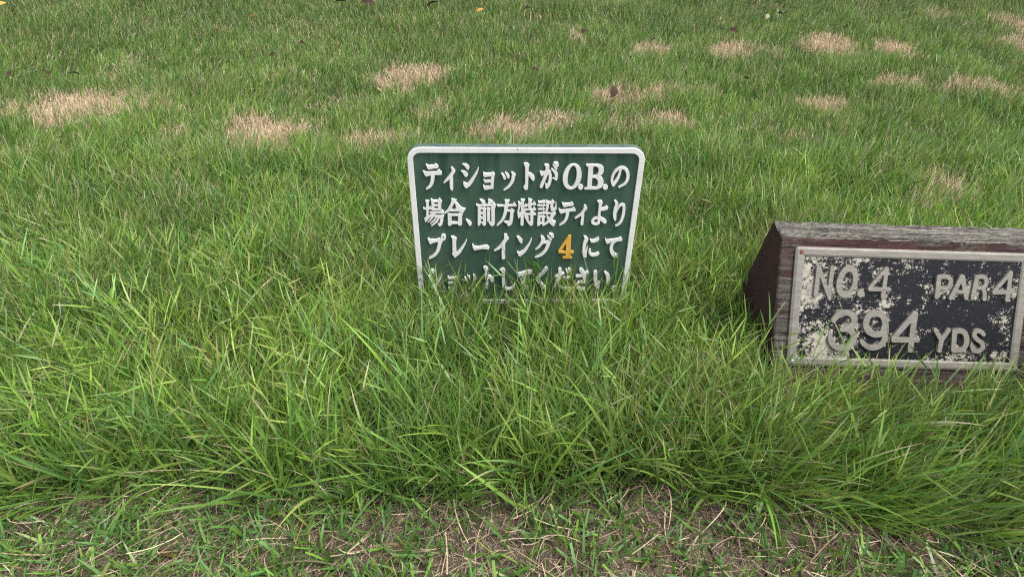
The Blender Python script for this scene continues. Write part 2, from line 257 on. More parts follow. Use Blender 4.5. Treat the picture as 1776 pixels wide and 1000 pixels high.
  ['p 25.0,257.6 27.7,256.4 34.5,258.0 36.8,260.0 40.4,256.1 39.4,254.1 26.5,253.7', 'p 23.5,249.4 34.1,249.4 37.4,252.6 41.4,247.1 25.4,246.7', 'p 25.2,240.7 33.7,241.9 36.4,244.7 39.7,239.2 26.7,238.4', 'p 25.5,231.2 34.1,232.0 36.7,236.8 41.8,229.6 27.0,228.8', 'p 25.7,227.2 30.3,224.8 35.1,224.8 37.1,227.2 41.1,221.6 38.8,218.4 39.4,203.8 36.7,202.2 34.4,206.2 31.0,205.4 30.1,202.2 25.5,201.3 25.3,208.7', 'h 30.8,220.8 34.2,220.8 34.3,209.5 31.2,209.5', 'p 40.9,260.0 46.5,255.7 46.7,244.7 44.3,235.2 41.7,231.2 40.3,232.8 41.9,244.7', 'p 45.8,256.5 50.3,256.1 52.8,260.4 57.5,255.3 55.2,251.8 55.0,241.6 51.6,240.8 49.8,243.9 50.5,251.8 46.0,252.6', 'p 60.2,255.7 61.8,250.3 62.0,239.2 58.8,235.7 52.6,236.0 50.3,240.8 55.0,243.2 58.1,242.4 59.3,246.3', 'p 41.4,230.8 52.8,231.3 56.1,234.9 61.5,229.7 58.6,224.9 54.2,215.2 46.2,207.1 37.4,201.3 36.0,202.2 42.7,208.7 48.6,217.6 51.6,227.3 52.2,229.3 41.5,229.2', 'p 42.5,230.0 45.5,224.9 48.5,219.2 54.3,214.4 62.4,210.8 59.1,200.6 54.8,202.2 48.9,209.5 44.4,218.4'],
  ['p 72.2,254.7 76.4,252.2 88.9,253.2 91.8,255.8 95.3,250.7 94.6,248.1 83.0,246.5 77.2,244.6 74.3,248.5', 'p 66.6,241.3 71.3,237.6 92.4,240.3 96.7,243.4 100.3,237.7 100.0,235.6 88.2,234.9 74.0,230.9 71.3,230.0 67.8,235.0', 'c 84.9,236.6,6.3 84.6,227.7,5.9 82.9,218.2,5.3 78.8,209.7,4.2 70.9,203.0,2.0'],
  ['p 117.1,248.8 119.3,248.8 123.0,242.4 122.3,239.3 118.9,236.2 115.8,241.4', 'c 119.1,240.3,5.3 113.1,229.9,4.7 107.1,223.5,3.5 101.1,218.8,1.8', 'c 115.6,232.0,4.9 115.6,220.4,5.5 115.3,205.5,5.6'],
  ['p 142.0,257.9 145.9,259.5 150.4,258.5 152.6,254.9 151.6,250.8 146.5,252.8', 'c 148.5,254.9,5.8 148.7,242.5,5.4 148.2,231.0,4.9 148.6,218.3,5.5', 'c 148.9,215.1,5.3 148.2,207.7,5.2 143.3,205.5,5.0 137.6,207.6,5.0 135.9,211.9,4.6 138.7,217.2,4.3 144.8,219.9,4.3 151.4,218.3,5.7 157.2,214.6,7.3 161.3,210.4,6.9', 'p 149.3,241.4 156.4,243.0 161.0,247.2 164.5,243.6 163.9,239.9 157.0,236.8 149.7,236.8'],
  ['p 175.5,259.0 178.6,259.6 183.3,253.9 184.1,250.3 181.1,248.8 178.0,252.9', 'c 181.2,251.9,5.4 179.8,243.6,6.2 179.1,233.1,6.4 179.9,223.7,6.3 181.6,215.7,4.0', 'c 182.4,232.1,1.2 183.9,239.4,2.1 186.8,246.7,3.3 190.9,250.3,4.2', 'c 190.9,250.3,4.2 195.2,248.3,5.2 196.6,239.5,5.4 196.6,226.9,5.5 194.4,214.1,5.1 190.2,205.6,4.4 184.7,201.3,2.2'],
  ['p -196.9,171.0 -190.9,167.5 -180.2,167.5 -172.9,171.0 -166.7,163.9 -170.6,156.8 -175.6,163.2 -186.5,160.3 -192.1,156.8 -195.4,162.5', 'c -172.7,162.5,7.0 -175.2,149.6,6.8 -179.4,138.0,6.4 -187.2,127.7,5.1 -196.0,121.8,3.5', 'p -160.0,173.1 -160.2,171.5 -160.7,170.0 -161.3,168.6 -162.2,167.4 -163.2,166.5 -164.3,166.0 -165.4,165.8 -166.5,166.0 -167.5,166.5 -168.4,167.4 -169.2,168.5 -169.7,169.9 -170.0,171.5 -170.0,173.1 -169.8,174.8 -169.4,176.3 -168.7,177.7 -167.8,178.9 -166.9,179.7 -165.8,180.3 -164.7,180.5 -163.6,180.3 -162.5,179.7 -161.6,178.9 -160.9,177.7 -160.4,176.3 -160.1,174.8', 'h -163.2,173.4 -163.3,172.8 -163.5,172.2 -163.7,171.7 -164.0,171.2 -164.4,170.9 -164.7,170.7 -165.1,170.6 -165.5,170.7 -165.9,170.9 -166.2,171.2 -166.5,171.7 -166.7,172.2 -166.8,172.8 -166.8,173.4 -166.7,174.1 -166.6,174.6 -166.3,175.2 -166.0,175.6 -165.7,176.0 -165.3,176.2 -164.9,176.2 -164.5,176.2 -164.1,176.0 -163.8,175.6 -163.5,175.2 -163.3,174.7 -163.2,174.1'],
  ['p -149.5,175.3 -144.1,175.3 -138.4,170.3 -139.8,165.4 -146.2,168.2', 'c -143.2,169.6,7.3 -143.6,152.5,7.1 -144.0,134.4,7.7', 'p -148.9,132.9 -145.7,136.5 -138.5,133.6 -141.2,126.3 -143.2,123.0', 'c -142.3,129.2,7.5 -134.8,136.5,6.6 -127.2,148.2,4.7 -121.5,159.0,2.9 -118.3,166.1,1.3'],
  ['p -106.3,156.8 -101.9,150.4 -92.3,149.9 -82.6,153.2 -76.6,154.0 -72.1,148.2 -72.5,144.2 -85.1,145.6 -97.2,143.6 -102.7,141.7 -105.6,148.2'],
  ['p -41.3,180.3 -37.2,181.3 -32.1,169.7 -35.9,166.2 -39.4,162.6 -41.3,172.6', 'c -37.7,168.3,7.3 -45.4,155.4,6.3 -52.6,146.8,4.8 -60.8,140.7,1.9', 'c -42.4,156.9,6.3 -42.7,135.1,6.9 -42.6,122.6,6.7'],
  ['p -15.7,176.1 -9.7,174.0 -4.2,166.9 -3.7,161.2 -6.4,158.6 -9.5,162.6 -13.2,170.5', 'p -14.5,138.1 -9.0,135.9 -3.0,141.0 -6.4,126.3 -10.0,127.8', 'c -8.9,130.0,5.9 -0.5,138.1,6.1 6.4,149.7,4.8 11.6,160.5,3.1 14.7,169.8,1.3'],
  ['p 33.4,176.9 38.1,175.4 42.5,168.7 40.4,164.9 35.6,158.1 34.6,168.7', 'c 38.5,166.4,6.6 34.4,156.6,5.0 29.6,149.0,3.6 24.4,144.1,1.7', 'p 38.6,162.7 45.5,164.9 48.6,167.2 54.5,161.2 51.1,153.6 45.7,159.7 38.8,158.1', 'c 49.6,158.1,7.5 46.3,145.9,6.4 40.3,135.2,5.6 32.9,128.2,4.5 24.1,123.5,2.0', 'c 47.5,176.9,2.2 51.5,172.5,3.9 54.9,167.5,3.3', 'c 51.3,181.9,3.0 56.2,179.2,5.5 57.7,175.0,5.2'],
  ['p 90.3,177.7 95.4,177.0 96.5,139.8 103.0,139.1 103.0,134.4 96.3,133.6 96.4,126.7 100.7,124.3 100.9,121.7 80.9,121.7 81.3,125.1 87.0,126.7 87.2,134.4 72.2,135.2 70.8,140.6', 'h 86.6,160.4 86.9,139.8 76.6,139.8'],
  ['p 121.3,177.0 127.1,174.8 130.9,166.5 128.8,161.2 123.7,170.3', 'c 127.0,168.8,7.5 124.2,155.2,6.7 124.5,139.8,6.2 127.5,129.0,7.1 128.1,125.9,5.1', 'c 127.9,132.1,5.7 129.6,142.9,2.8 131.2,151.4,0.8', 'p 134.6,168.0 141.7,167.0 148.3,171.1 151.8,174.5 153.6,168.8 150.8,164.3 143.4,161.2 137.7,161.2', 'c 136.6,142.9,3.7 136.8,136.0,4.8 140.9,130.6,5.9 147.4,129.8,6.2 153.6,132.9,6.8'],
  ['p 165.7,170.3 169.6,166.6 182.1,168.8 192.1,170.3 197.4,174.1 200.9,168.9 200.5,165.1 187.7,164.3 176.5,161.3 171.8,157.5 168.2,161.3', 'c 188.8,165.1,4.2 182.4,159.8,5.6 180.3,149.1,6.4 182.6,138.3,6.8 187.3,130.6,7.7 191.4,127.8,8.8'],
  ['p -194.4,93.6 -189.9,92.8 -187.0,85.6 -189.2,82.4 -193.0,83.2', 'p -200.6,76.8 -195.4,76.0 -192.5,70.3 -193.5,64.6 -197.4,65.4', 'c -173.1,79.2,1.5 -178.3,66.2,3.8 -185.5,54.7,5.3 -193.3,45.6,6.2 -197.3,44.8,5.0'],
  ['p -160.8,75.1 -157.1,71.9 -146.5,72.7 -140.0,73.5 -140.1,68.6 -158.6,67.5', 'p -144.6,72.7 -140.1,71.1 -142.5,41.4 -147.8,41.4', 'p -160.2,60.5 -145.0,61.3 -145.2,55.5 -159.1,54.7', 'p -160.8,45.6 -147.5,47.2 -142.3,45.6 -142.5,40.6 -157.2,38.1 -159.8,38.9'],
  ['p -124.9,73.5 -119.1,69.4 -119.3,62.9 -122.6,62.9', 'p -118.9,78.4 -113.8,73.5 -113.3,67.8 -116.6,67.8', 'p -106.4,79.2 -102.5,78.4 -98.8,71.1 -101.5,64.5 -105.4,69.4', 'c -102.7,69.4,6.4 -105.6,58.0,5.9 -110.5,48.0,5.3 -118.0,39.7,2.4'],
  ['p -84.6,99.2 -79.4,100.8 -74.3,94.4 -75.6,88.8 -81.5,90.4', 'c -78.2,93.6,6.9 -78.1,79.2,6.7 -77.9,57.9,6.5 -78.0,45.5,5.9', 'p -77.0,78.3 -69.2,76.7 -64.0,69.4 -63.7,62.9 -67.3,60.4 -71.9,69.4 -77.1,71.0'],
  ['p -50.2,92.0 -44.4,96.0 -39.1,93.6 -39.8,87.2 -45.6,87.2', 'c -42.4,90.4,6.9 -42.3,71.0,6.4 -41.8,53.0,6.5 -38.9,43.8,6.6 -30.9,40.5,5.7 -21.6,46.3,4.2 -17.7,54.6,1.8'],
  ['p -14.6,84.7 -10.2,83.8 4.1,88.2 13.4,91.8 18.3,87.3 17.3,82.0 5.7,81.1 -5.7,76.6 -11.5,74.8', 'c 7.1,83.8,4.8 0.1,73.9,5.8 -1.8,59.5,6.2 2.1,48.5,7.6 8.9,43.9,8.6'],
  ['s 47.9,95.3,6.7 40.5,82.9,7.1 29.4,68.5,6.5 36.3,56.7,7.5 45.6,44.8,7.6'],
  ['s 70.5,75.7,5.8 84.7,82.9,5.5', 'c 76.8,93.5,6.7 78.2,81.1,7.4 74.8,63.0,6.8 69.8,47.5,5.9', 's 87.5,71.2,5.2 97.0,71.2,6.2', 'c 80.1,47.5,3.0 87.7,42.0,5.6 100.3,42.0,6.3', 's 90.7,91.8,3.2 94.4,84.6,4.8', 's 96.0,94.4,4.2 98.3,90.0,5.5'],
  ['c 114.9,75.7,6.5 126.4,77.5,5.8 135.3,85.5,6.8', 'c 121.7,92.6,7.4 127.6,81.1,7.7 133.9,60.3,6.9', 'c 129.2,59.4,4.3 119.8,58.5,6.2 116.8,49.3,6.3 123.2,41.0,6.9 133.7,40.1,6.3'],
  ['c 152.7,85.5,7.7 154.0,70.3,7.2 156.9,53.9,7.6 161.3,45.6,6.3', 's 161.3,45.6,5.0 163.0,59.4,2.0', 'c 173.7,85.5,3.9 179.6,77.5,7.1 182.1,66.6,7.2 181.4,58.4,4.9'],
  ['p 202.7,41.9 202.7,40.4 202.5,39.0 202.0,37.7 201.3,36.7 200.3,35.9 199.2,35.4 198.1,35.2 196.9,35.4 195.7,35.9 194.6,36.7 193.6,37.7 192.9,39.0 192.3,40.4 192.1,41.9 192.0,43.4 192.3,44.8 192.8,46.0 193.5,47.1 194.5,47.9 195.5,48.4 196.7,48.5 197.9,48.4 199.1,47.9 200.2,47.1 201.1,46.0 201.9,44.8 202.4,43.4', 'h 199.8,41.9 199.8,41.2 199.7,40.6 199.4,40.0 199.1,39.6 198.7,39.2 198.2,39.0 197.7,38.9 197.2,39.0 196.6,39.2 196.1,39.6 195.7,40.0 195.4,40.6 195.1,41.2 195.0,41.9 195.0,42.5 195.1,43.2 195.3,43.7 195.7,44.2 196.1,44.5 196.6,44.8 197.1,44.8 197.6,44.8 198.1,44.5 198.6,44.2 199.0,43.7 199.4,43.2 199.6,42.5'],
]
PLATE_GLYPHS = [
  ['s -176.7,193.9,8.0 -178.2,140.7,7.7', 's -176.1,192.8,8.0 -153.4,142.0,7.7', 's -150.2,193.5,8.2 -152.3,142.6,7.7'],
  ['p -99.2,169.3 -100.4,162.4 -102.6,155.7 -105.6,149.7 -109.3,144.6 -113.6,140.8 -118.1,138.3 -122.7,137.4 -127.2,138.1 -131.2,140.3 -134.7,143.9 -137.4,148.8 -139.2,154.6 -140.0,161.2 -139.8,168.1 -138.5,175.1 -136.3,181.7 -133.3,187.7 -129.6,192.7 -125.3,196.5 -120.8,198.9 -116.2,199.8 -111.8,199.2 -107.8,197.0 -104.3,193.4 -101.6,188.6 -99.8,182.8 -99.0,176.3', 'h -108.7,167.9 -109.4,163.6 -110.6,159.4 -112.2,155.7 -114.1,152.5 -116.4,150.1 -118.7,148.6 -121.1,148.0 -123.3,148.5 -125.4,149.9 -127.1,152.1 -128.4,155.2 -129.3,158.9 -129.6,163.0 -129.4,167.3 -128.7,171.7 -127.5,175.8 -125.9,179.5 -123.9,182.7 -121.7,185.0 -119.4,186.5 -117.0,187.1 -114.7,186.7 -112.7,185.3 -111.0,183.0 -109.7,180.0 -108.8,176.3 -108.5,172.3'],
  ['p -83.9,145.7 -83.9,144.2 -84.3,142.7 -85.0,141.3 -86.0,140.2 -87.2,139.3 -88.6,138.7 -90.2,138.5 -91.8,138.6 -93.3,139.1 -94.7,139.9 -95.9,141.0 -96.9,142.3 -97.6,143.8 -97.9,145.3 -97.9,146.9 -97.5,148.4 -96.8,149.7 -95.8,150.9 -94.5,151.8 -93.1,152.3 -91.6,152.5 -90.0,152.4 -88.4,151.9 -87.0,151.1 -85.8,150.1 -84.9,148.8 -84.2,147.3'],
  ['s -46.5,194.4,7.0 -74.5,157.4,7.0', 's -74.2,154.5,7.0 -36.9,155.1,7.9', 's -45.5,195.0,7.4 -47.7,139.4,8.1'],
  ['s 57.1,181.1,9.2 56.8,143.6,8.2', 'c 57.5,182.3,8.2 71.9,183.2,8.2 79.9,177.3,8.2 79.8,168.4,8.2 73.3,161.7,7.1 58.8,161.0,6.7'],
  ['s 101.0,183.5,9.2 83.9,142.1,7.8', 's 102.1,183.6,9.2 114.1,143.6,7.8', 's 91.0,154.1,6.9 110.0,154.7,6.1'],
  ['s 130.1,183.3,8.6 126.4,143.4,7.8', 'c 130.6,183.9,8.0 143.3,184.8,8.2 149.3,177.1,7.8 148.2,168.2,7.8 141.4,163.5,6.7 130.3,163.2,6.5', 'c 144.9,162.5,6.9 148.5,153.6,7.4 149.6,142.4,7.8'],
  ['s 194.7,194.7,7.5 166.8,157.5,7.0', 's 167.1,155.5,7.8 202.8,157.2,8.0', 's 194.8,194.1,7.5 194.0,142.0,8.2'],
  ['c -138.4,92.6,10.3 -131.3,102.1,10.9 -119.5,107.4,10.9 -107.0,105.9,11.2 -98.7,96.8,11.2 -100.1,85.6,11.2 -110.4,77.1,11.0 -120.1,75.0,10.3', 'c -112.8,76.5,10.3 -101.1,70.5,11.2 -96.2,58.1,11.5 -100.0,45.5,11.5 -112.9,38.2,11.0 -129.2,39.6,10.6 -139.4,49.4,10.3 -142.0,57.4,10.1'],
  ['c -37.2,88.0,11.7 -43.4,102.8,11.6 -58.2,108.6,11.6 -71.4,102.0,11.6 -75.2,86.9,11.7 -68.5,72.7,11.7 -54.0,66.3,11.5 -41.7,71.0,11.5 -37.2,88.0,11.7', 'c -37.2,88.0,11.7 -35.3,69.9,11.5 -37.4,53.5,11.0 -47.5,42.6,10.8 -63.5,40.8,10.3 -75.3,47.4,9.6 -79.5,52.3,8.4'],
  ['s 18.2,109.0,11.6 -18.3,61.0,9.4', 's -17.9,56.9,9.9 28.0,58.6,10.3', 's 18.2,108.3,11.4 16.5,38.1,10.4'],
  ['s 61.7,78.9,8.2 74.6,60.8,8.7', 's 87.4,79.6,8.2 76.6,60.8,8.7', 's 75.3,60.8,9.0 73.7,38.8,8.7'],
  ['s 99.1,77.9,9.5 100.7,40.9,9.0', 'c 99.9,77.3,9.5 114.7,77.7,10.0 122.5,69.0,10.0 124.8,55.4,10.0 118.9,42.1,9.5 101.5,39.6,8.2'],
  ['c 156.7,72.7,7.4 149.9,78.7,8.2 140.4,78.4,8.2 138.8,69.5,8.2 146.5,61.5,8.2 155.3,56.2,8.2 157.8,46.7,8.2 150.5,39.6,8.2 140.8,40.7,8.2 136.5,48.8,7.4'],
]
ORANGE_GLYPH = 29
# dry patches: x, y, half width, half depth (m), strength
PATCHES = [(-1.61,2.46,0.25,0.14,1.20), (-0.83,2.22,0.16,0.12,1.20), (-0.46,2.19,0.11,0.07,0.80), (-0.42,2.76,0.14,0.11,1.00), (-0.29,2.43,0.07,0.09,0.60), (-0.02,2.24,0.13,0.08,1.00), (0.15,2.33,0.09,0.07,0.80), (0.44,2.53,0.16,0.07,0.75), (0.56,2.32,0.06,0.07,0.90), (0.60,3.03,0.09,0.08,0.85), (0.93,3.00,0.09,0.08,0.90), (1.11,3.01,0.05,0.06,0.60), (1.38,3.07,0.12,0.11,0.95), (1.65,3.03,0.08,0.11,0.95), (2.38,3.40,0.10,0.13,0.80), (2.26,3.12,0.06,0.14,0.90), (1.51,2.65,0.11,0.06,0.95), (1.82,2.61,0.15,0.08,0.90), (1.12,2.46,0.11,0.07,0.90), (0.97,2.18,0.06,0.06,0.60), (1.28,1.82,0.07,0.10,1.20), (1.14,1.71,0.07,0.07,0.40), (-1.61,2.94,0.05,0.06,0.60), (-1.57,2.06,0.13,0.06,0.50), (0.65,2.58,0.12,0.06,0.55), (-1.12,2.23,0.06,0.04,0.60), (0.29,3.17,0.03,0.08,0.70), (-1.63,2.79,0.07,0.06,0.40), (-1.26,2.45,0.13,0.06,0.30), (0.82,2.30,0.12,0.10,0.35), (1.17,2.10,0.11,0.06,0.35), (0.43,2.30,0.12,0.07,0.40), (2.10,3.55,0.08,0.07,0.50), (-0.63,2.53,0.11,0.07,0.30), ]

# ------------------------------------------------------------------ raised lettering
def catmull(p, k=6):
    p = np.array(p); q = np.vstack([2*p[0]-p[1], p, 2*p[-1]-p[-2]]); out = []
    for i in range(1, len(q)-2):
        for j in range(k):
            u = j/k
            out.append(.5*((2*q[i])+(-q[i-1]+q[i+1])*u+(2*q[i-1]-5*q[i]+4*q[i+1]-q[i+2])*u*u+(-q[i-1]+3*q[i]-3*q[i+1]+q[i+2])*u**3))
    out.append(p[-1]); return np.array(out)

def glyph_field(items, step):
    """signed distance (mm) of a letter drawn as brush strokes (c, s), filled outlines (p) and holes (h)"""
    parsed = []
    for it in items:
        k, *tok = it.split(); a = np.array([[float(v) for v in q.split(',')] for q in tok])
        if k == 'c': a = catmull(a)
        parsed.append((k, a))
    allp = np.vstack([a[:, :2] for _, a in parsed]); lo = allp.min(0)-7; hi = allp.max(0)+7
    xs = np.arange(lo[0], hi[0], step); zs = np.arange(lo[1], hi[1], step)
    X, Z = np.meshgrid(xs, zs); D = np.full(X.shape, 1e3); HO = np.full(X.shape, 1e3)
    def seg(a, b):
        ab = b-a; L = max(ab@ab, 1e-9); u = np.clip(((X-a[0])*ab[0]+(Z-a[1])*ab[1])/L, 0, 1)
        return np.hypot(X-a[0]-u*ab[0], Z-a[1]-u*ab[1]), u
    for k, a in parsed:
        if k in 'cs':
            for i in range(len(a)-1):
                d, u = seg(a[i, :2], a[i+1, :2]); D = np.minimum(D, d-.5*(a[i, 2]*(1-u)+a[i+1, 2]*u))
        else:
            ins = np.zeros(X.shape, bool); dm = np.full(X.shape, 1e3)
            for i in range(len(a)):
                p, q = a[i], a[(i+1) % len(a)]
                dm = np.minimum(dm, seg(p, q)[0])
                cr = ((p[1] > Z) != (q[1] > Z)); 
                with np.errstate(divide='ignore', invalid='ignore'):
                    ins ^= cr & (X < (q[0]-p[0])*(Z-p[1])/(q[1]-p[1])+p[0])
            sd = np.where(ins, -dm, dm)
            if k == 'p': D = np.minimum(D, sd-.12)
            else: HO = np.minimum(HO, sd)
    return xs, zs, np.maximum(D, -HO)

def contours(xs, zs, D):
    ny, nx = D.shape; nxt = {}
    ins = D < 0; cells = ins[:-1, :-1].astype(int)+ins[:-1, 1:]*2+ins[1:, 1:]*4+ins[1:, :-1]*8
    E = {1: [(3, 0)], 2: [(0, 1)], 3: [(3, 1)], 4: [(1, 2)], 5: [(3, 2), (1, 0)], 6: [(0, 2)], 7: [(3, 2)], 8: [(2, 3)], 9: [(2, 0)], 10: [(2, 1), (0, 3)], 11: [(2, 1)], 12: [(1, 3)], 13: [(1, 0)], 14: [(0, 3)]}
    def key(i, j, e): return {0: (i, j, 'h'), 2: (i+1, j, 'h'), 3: (i, j, 'v'), 1: (i, j+1, 'v')}[e]
    for i, j in zip(*np.nonzero((cells > 0) & (cells < 15))):
        for a, b in E[cells[i, j]]: nxt[key(i, j, a)] = key(i, j, b)
    def pos(k):
        i, j, o = k; i2, j2 = (i, j+1) if o == 'h' else (i+1, j)
        a, b = D[i, j], D[i2, j2]; u = a/(a-b)
        return (xs[j]+(xs[j2]-xs[j])*u, zs[i]+(zs[i2]-zs[i])*u)
    loops = []
    while nxt:
        s0 = next(iter(nxt)); k = s0; lp = []
        while k in nxt: lp.append(pos(k)); k = nxt.pop(k)
        if len(lp) > 6: loops.append(np.array(lp))
    return loops

def simplify(p, tol):
    def dp(a):
        if len(a) < 3: return a
        d = a[-1]-a[0]; L = np.hypot(*d)+1e-9; w = a-a[0]
        e = np.abs(d[0]*w[:, 1]-d[1]*w[:, 0])/L; i = int(e.argmax())
        return a[[0, -1]] if e[i] < tol else np.vstack([dp(a[:i+1])[:-1], dp(a[i:])])
    h = len(p)//2; return np.vstack([dp(p[:h+1])[:-1], dp(np.vstack([p[h:], p[:1]]))[:-1]])

def letter(items, y_front, y_back, draft, mat, parent, step=.5, tol=.10):
    xs, zs, D = glyph_field(items, step); loops = [simplify(l, tol) for l in contours(xs, zs, D)]
    loops = [l for l in loops if len(l) >= 3]
    gz, gx = np.gradient(D, step)
    def grad(p):
        i = min(max(int(round((p[1]-zs[0])/step)), 0), len(zs)-1); j = min(max(int(round((p[0]-xs[0])/step)), 0), len(xs)-1)
        g = np.array([gx[i, j], gz[i, j]]); return g/(np.hypot(*g)+1e-9)
    flat = [p for l in loops for p in l]; n = len(flat)
    V = [(p[0]/1000, y_front, p[1]/1000) for p in flat]
    bev = [p+grad(p)*.12 for p in flat]; bk = [p+grad(p)*(.12+draft) for p in flat]
    V += [(p[0]/1000, y_front+.0004, p[1]/1000) for p in bev]+[(p[0]/1000, y_back, p[1]/1000) for p in bk]
    def area(l): return .5*float(np.sum(l[:, 0]*np.roll(l[:, 1], -1)-np.roll(l[:, 0], -1)*l[:, 1]))
    def holds(l, p):
        c_ = False
        for i in range(len(l)):
            a, q = l[i], l[i-1]
            if (a[1] > p[1]) != (q[1] > p[1]) and p[0] < (q[0]-a[0])*(p[1]-a[1])/(q[1]-a[1])+a[0]: c_ = not c_
        return c_
    offs = np.cumsum([0]+[len(l) for l in loops]); ars = [area(l) for l in loops]
    sgn = math.copysign(1, max(ars, key=abs)); Fc = []
    for i, l in enumerate(loops):
        if ars[i]*sgn < 0: continue
        isl = [i]+[j for j in range(len(loops)) if ars[j]*sgn < 0 and holds(l, loops[j][0])]
        idx = [offs[j]+k for j in isl for k in range(len(loops[j]))]
        Fc += [tuple(int(idx[v]) for v in f) for f in tessellate_polygon([[Vector((p[0], p[1], 0)) for p in loops[j]] for j in isl])]
    b = 0
    for l in loops:
        m = len(l)
        for i in range(m):
            a0, a1 = b+i, b+(i+1) % m
            Fc += [(a0, a1, a1+n, a0+n), (a0+n, a1+n, a1+2*n, a0+2*n)]
        b += m
    bm = bmesh.new(); vv = [bm.verts.new(v) for v in V]
    for f in Fc:
        try: bm.faces.new([vv[i] for i in f])
        except ValueError: pass
    return from_bm('letter', bm, mat, parent)

def rounded_rect(w, h, r, n=8, inset=0.0, xoff=0.0):
    w2 = w/2-inset; r = max(r-inset, 1e-4); z0 = inset; z1 = h-inset; pts = []
    for cx, cz, a0 in ((w2-r, z1-r, 0), (-w2+r, z1-r, 90), (-w2+r, z0+r, 180), (w2-r, z0+r, 270)):
        for k in range(n+1):
            a = R(a0+90*k/n); pts.append((cx+r*math.cos(a)+xoff, cz+r*math.sin(a)))
    return pts

def loft(name, rings, mat, parent, cap0=True, cap1=True, closed=False, smooth=False):
    """rings: list of (list of (x,z), y); joined in order"""
    bm = bmesh.new(); rs = [[bm.verts.new((x, y, z)) for x, z in p] for p, y in rings]; n = len(rs[0])
    pairs = list(zip(rs[:-1], rs[1:]))+([(rs[-1], rs[0])] if closed else [])
    for a, b in pairs:
        for i in range(n): bm.faces.new((a[i], a[(i+1) % n], b[(i+1) % n], b[i]))
    if not closed:
        if cap0: bm.faces.new(rs[0])
        if cap1: bm.faces.new(rs[-1])
    return from_bm(name, bm, mat, parent, smooth)

def plane_matrix(o, yaw, tilt, roll):
    ex0 = Vector((math.cos(yaw), math.sin(yaw), 0)); Rz = Matrix.Rotation(yaw, 3, 'Z')
    ez0 = Rz @ Vector((0, math.sin(tilt), math.cos(tilt)))
    ex = ex0*math.cos(roll)+ez0*math.sin(roll); ez = -ex0*math.sin(roll)+ez0*math.cos(roll); ey = ez.cross(ex)
    m = Matrix((ex, ey, ez)).transposed().to_4x4(); m.translation = o
    return m

# ------------------------------------------------------------------ green notice sign
SW, SH = .45, .3715
SIGN_M = plane_matrix(Vector((.0232, 1.1919, .0418)), .0168, -.0202, -.0115)
sign = bpy.data.objects.new('notice_sign', None); col.objects.link(sign); sign.matrix_world = SIGN_M; sign.empty_display_size = .1
tag(sign, 'green metal notice sign with white rounded border and raised white Japanese lettering', 'sign')
r0 = rounded_rect(SW, SH, .026); rin = rounded_rect(SW, SH, .026, inset=.0015)
panel = loft('panel', [(rin, .0032), (r0, .0045), (r0, .0165), (rin, .018)], M_GREEN, sign)
b1 = rounded_rect(SW, SH, .026, inset=.0004); b2 = rounded_rect(SW, SH, .026, inset=.0012)
b3 = rounded_rect(SW, SH, .026, inset=.0105); b4 = rounded_rect(SW, SH, .026, inset=.0112)
loft('border', [(b1, .0031), (b1, .0006), (b2, 0), (b3, 0), (b4, .0007), (b4, .0031)], M_WHITE, sign, closed=True)
for i, g_ in enumerate(SIGN_GLYPHS):
    orange = i == ORANGE_GLYPH
    l = letter(g_, -.0008, .0034, .10, M_ORANGE if orange else M_WHITE, panel)
    if orange: l['label'] = 'orange raised digit four'
for sx_ in (-.13, .13):
    bm = bmesh.new(); bmesh.ops.create_cube(bm, size=1)
    bmesh.ops.scale(bm, vec=(.032, .006, .30), verts=bm.verts); bmesh.ops.translate(bm, vec=(sx_, .0215, .02), verts=bm.verts)
    bmesh.ops.bevel(bm, geom=list(bm.edges), offset=.0012, segments=1, affect='EDGES'); from_bm('stake', bm, M_ALU, sign)

# ------------------------------------------------------------------ timber block with the cast number plate
PW, PH, PX = .455, .2322, .005
PLATE_M = plane_matrix(Vector((.7582, .9881, .0383)), .0094, .4978, -.035)
block = bpy.data.objects.new('yardage_marker', None); col.objects.link(block)
exb = PLATE_M.to_3x3() @ Vector((1, 0, 0)); ezb = (Vector((0, 0, 1))-exb*exb.z).normalized(); eyb = ezb.cross(exb)
BLOCK_M = Matrix((exb, eyb, ezb)).transposed().to_4x4(); BLOCK_M.translation = PLATE_M.translation
block.matrix_world = BLOCK_M; block.empty_display_size = .1
tag(block, 'weathered maroon timber block with sloping face carrying a flaking black metal number plate', 'tee marker')
rel = BLOCK_M.inverted() @ PLATE_M
fdir = rel.to_3x3() @ Vector((0, 0, 1)); fn = rel.to_3x3() @ Vector((0, 1, 0))    # up the sloping face, into the block
f0 = fn*.0062
fa = f0+fdir*(-.075); fb = f0+fdir*.2527
SECTION = [(fa.y, fa.z), (fb.y, fb.z), (fb.y+.054, fb.z+.001), (fb.y+.054+.088, fa.z)]
